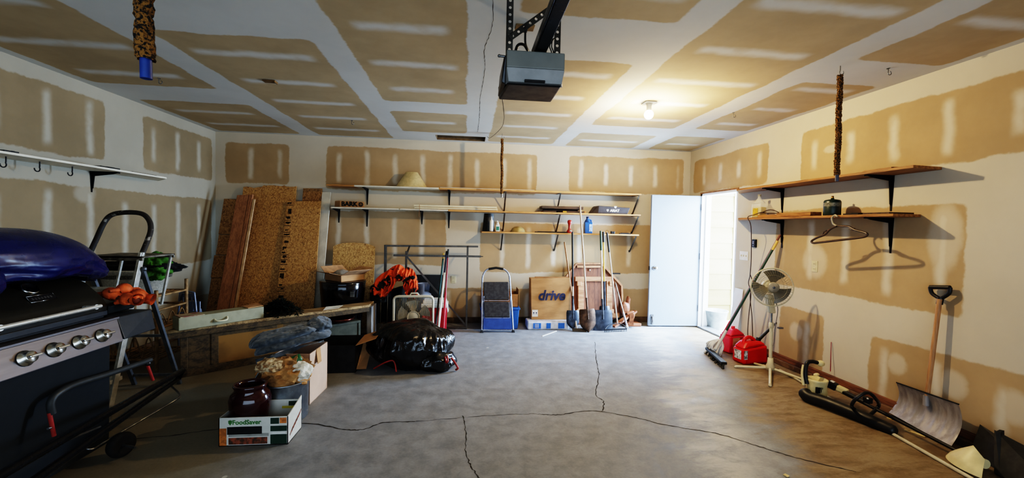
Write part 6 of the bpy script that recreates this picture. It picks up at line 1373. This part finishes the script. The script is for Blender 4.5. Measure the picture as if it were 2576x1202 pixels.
# string trimmer
rt = base('string_trimmer', 'battery string trimmer with D-shaped handle lying along the wall', 'trimmer', (3.4, 3.0, 0))
g0, g1 = fl(2042, 930, .20), fl(2400, 1130, .045)
sA = fl(2085, 953, .15); sB = fl(2420, 1140, .05)
part(MB().cyl(fl(2118, 985, .10), sB, .0135, .012, 14), 'shaft', m_dark, rt)
part(MB().cyl(fl(2120, 984, .105), fl(2175, 1012, .095), .022, .02, 16), 'shaft_sleeve', m_blackp, rt)
ta, tb = fl(2045, 945, .17), fl(2128, 985, .11)
part(MB().tube([ta, ta.lerp(tb, .25), ta.lerp(tb, .5)], [.026, .03, .024], 14), 'rear_handle', m_blackp, rt)
part(MB().beam(ta.lerp(tb, .45), ta.lerp(tb, .75), .06, .065), 'motor_body', m_blackp, rt, .012)
part(MB().beam(ta.lerp(tb, .72), ta.lerp(tb, 1.05), .05, .052), 'motor_shell', m_bcream, rt, .012)
part(MB().beam(ta.lerp(tb, .05), ta.lerp(tb, .2)+Vector((0, 0, .02)), .05, .06), 'battery_mount', m_bcream, rt, .012)
part(MB().beam(ta.lerp(tb, .55)+Vector((0, 0, .034)), ta.lerp(tb, .66)+Vector((0, 0, .034)), .04, .004), 'white_sticker', m_wht, rt)
hd = [fl(2143, 1018, .14), fl(2152, 1004, .20), fl(2172, 990, .25), fl(2188, 989, .25), fl(2203, 1003, .20), fl(2211, 1016, .13), fl(2207, 1026, .09), fl(2190, 1042, .06), fl(2180, 1044, .06), fl(2160, 1034, .07), fl(2146, 1026, .10)]
part(MB().tube(smooth_path(hd, 5, True), .0125, 10), 'loop_handle', m_blackp, rt)
part(MB().box(fl(2183, 1006, .12), (.05, .05, .05)), 'handle_clamp', m_blackp, rt, .008)
part(MB().blob(fl(2183, 1003, .155), (.009, .009, .009), sub=2), 'clamp_bolt', m_chrome, rt)
gp = fl(2448, 1160, .05)
def guard(u, v):
    a = -1.35+2.5*u; r = .04+.085*v
    return (gp.x+.02+r*cos(a+2.4)*1.15, gp.y-.05+r*sin(a+2.4)*1.5, .02+.085*(1-v)**.6+.05*sin(pi*u)*(1-v))
part(MB().grid(guard, 18, 8), 'guard', m_bcream, rt)
part(MB().cyl(sB, (gp.x+.02, gp.y-.05, .06), .026, .03, 14), 'cutting_head', m_bcream, rt)
# long white pole on the floor
a, b = fl(1990, 942, .012), fl(2150, 1012, .012)
pa, pb_ = Vector((3.40, 4.02, .012)), Vector((2.99, 1.95, .012))
a = fl(1962, 930, .012); b = fl(2440, 1201, .012)
pole('white_pole', 'long white pole lying on the floor along the right wall', 'pole', a, b+(b-a)*.08, .0115, mat('old_white_pole', (196, 184, 158), .5, var=.12, vs=8))
# snow shovel
m_alu = mat('scratched_aluminium', (158, 152, 150), .5, .3, var=.16, vs=7, stretch=(3, 3, .7))
rt = base('snow_shovel', 'wide aluminium snow shovel with wooden shaft leaning on right wall', 'snow shovel', (3.38, 2.7, 0))
TLp, TRp, BLp, BRp = wx(2255, 963, 3.50), wx(2412, 1018, 3.45), fl(2236, 1037, .02), fl(2392, 1124, .02)
def bladef(u, v):
    t_, b_ = TLp.lerp(TRp, u), BLp.lerp(BRp, u); p = b_.lerp(t_, v)
    return p+Vector((.055*sin(pi*v), 0, .0))+Vector((-.012*cos(u*pi*2)*0, 0, 0))+Vector((-.004*max(0, sin(u*pi*13)) if .15 < v < .8 else 0, 0, 0))
part(MB().grid(bladef, 66, 14), 'scoop', m_alu, rt)
part(MB().tube([TLp+Vector((0, 0, .004)), TLp.lerp(TRp, .5)+Vector((0, 0, .004)), TRp+Vector((0, 0, .004))], .005, 6), 'rolled_edge', m_dark, rt)
hb0, hb1 = wx(2330, 994, 3.49), wx(2364, 752, 3.52)
low = TLp.lerp(TRp, .5).lerp(BLp.lerp(BRp, .5), .35)+Vector((.03, 0, 0))
part(MB().cyl(low, hb1, .0155, .0155, 16), 'shaft', m_hickory, rt)
part(MB().cyl(low, hb0, .019, .019, 14), 'socket', m_alu, rt)
gA, gB, gC, gD, gE = wx(2340, 722, 3.53), wx(2390, 723, 3.53), wx(2387, 738, 3.53), wx(2366, 752, 3.53), wx(2345, 738, 3.53)
part(MB().tube([gA, gB], .0155, 12).tube(smooth_path([gB, gC, gD], 5), .013, 10).tube(smooth_path([gA, gE, gD], 5), .013, 10).cyl(gD+Vector((0, 0, .01)), wx(2363, 765, 3.525), .019, .02), 'grip_handle', m_blackp, rt)
# black rubber mats in the near right corner
m_rub = mat('rubber_black', (34, 34, 34), .6, var=.3)
single(MB().slab([(3.24, 1.75, .0), (3.46, 2.42, .0), (3.53, 2.42, .20), (3.35, 1.75, .10)], .02), 'rubber_mat', m_rub, 'black rubber mat leaning behind the snow shovel at near right', 'mat')
single(MB().slab([(3.26, 1.8, .02), (3.30, 2.18, .02), (3.42, 2.27, .24), (3.46, 1.9, .16)], .018).slab([(3.30, 2.15, .02), (3.36, 2.2, .02), (3.46, 2.27, .24), (3.40, 2.25, .24)], .02), 'floor_mat', m_rub, 'folded black floor mat nearest the camera in the right corner', 'mat')
# paint chips
random.seed(21)
m_chip = mat('cream_chip', (222, 196, 140), .7)
for i, (px, py, w_, lb) in enumerate(((2305, 1090, .10, 'cream wood chip on the floor below the snow shovel, largest'), (2283, 1083, .035, 'small cream chip left of the largest chip'), (2313, 1071, .035, 'small cream chip lying near the snow shovel edge'), (2238, 1052, .03, 'small cream chip nearest the trimmer loop handle'), (1978, 1196, .025, 'lone pale chip on open floor at lower right'))):
    p = fl(px, py, .004)
    single(MB().box((p.x, p.y, .005), (.022, w_, .006), rz=.35), 'wood_chip', m_chip, lb, 'chip', (p.x, p.y, .002), group='pale chips on the floor')

a, b = wx(2089, 934, 3.53), wx(2091, 860, 3.562)
single(MB().cyl(a, b, .004, .003, 8), 'thin_rod', m_redp, 'thin dark red rod standing on the sill plate behind the leaf blower', 'rod')
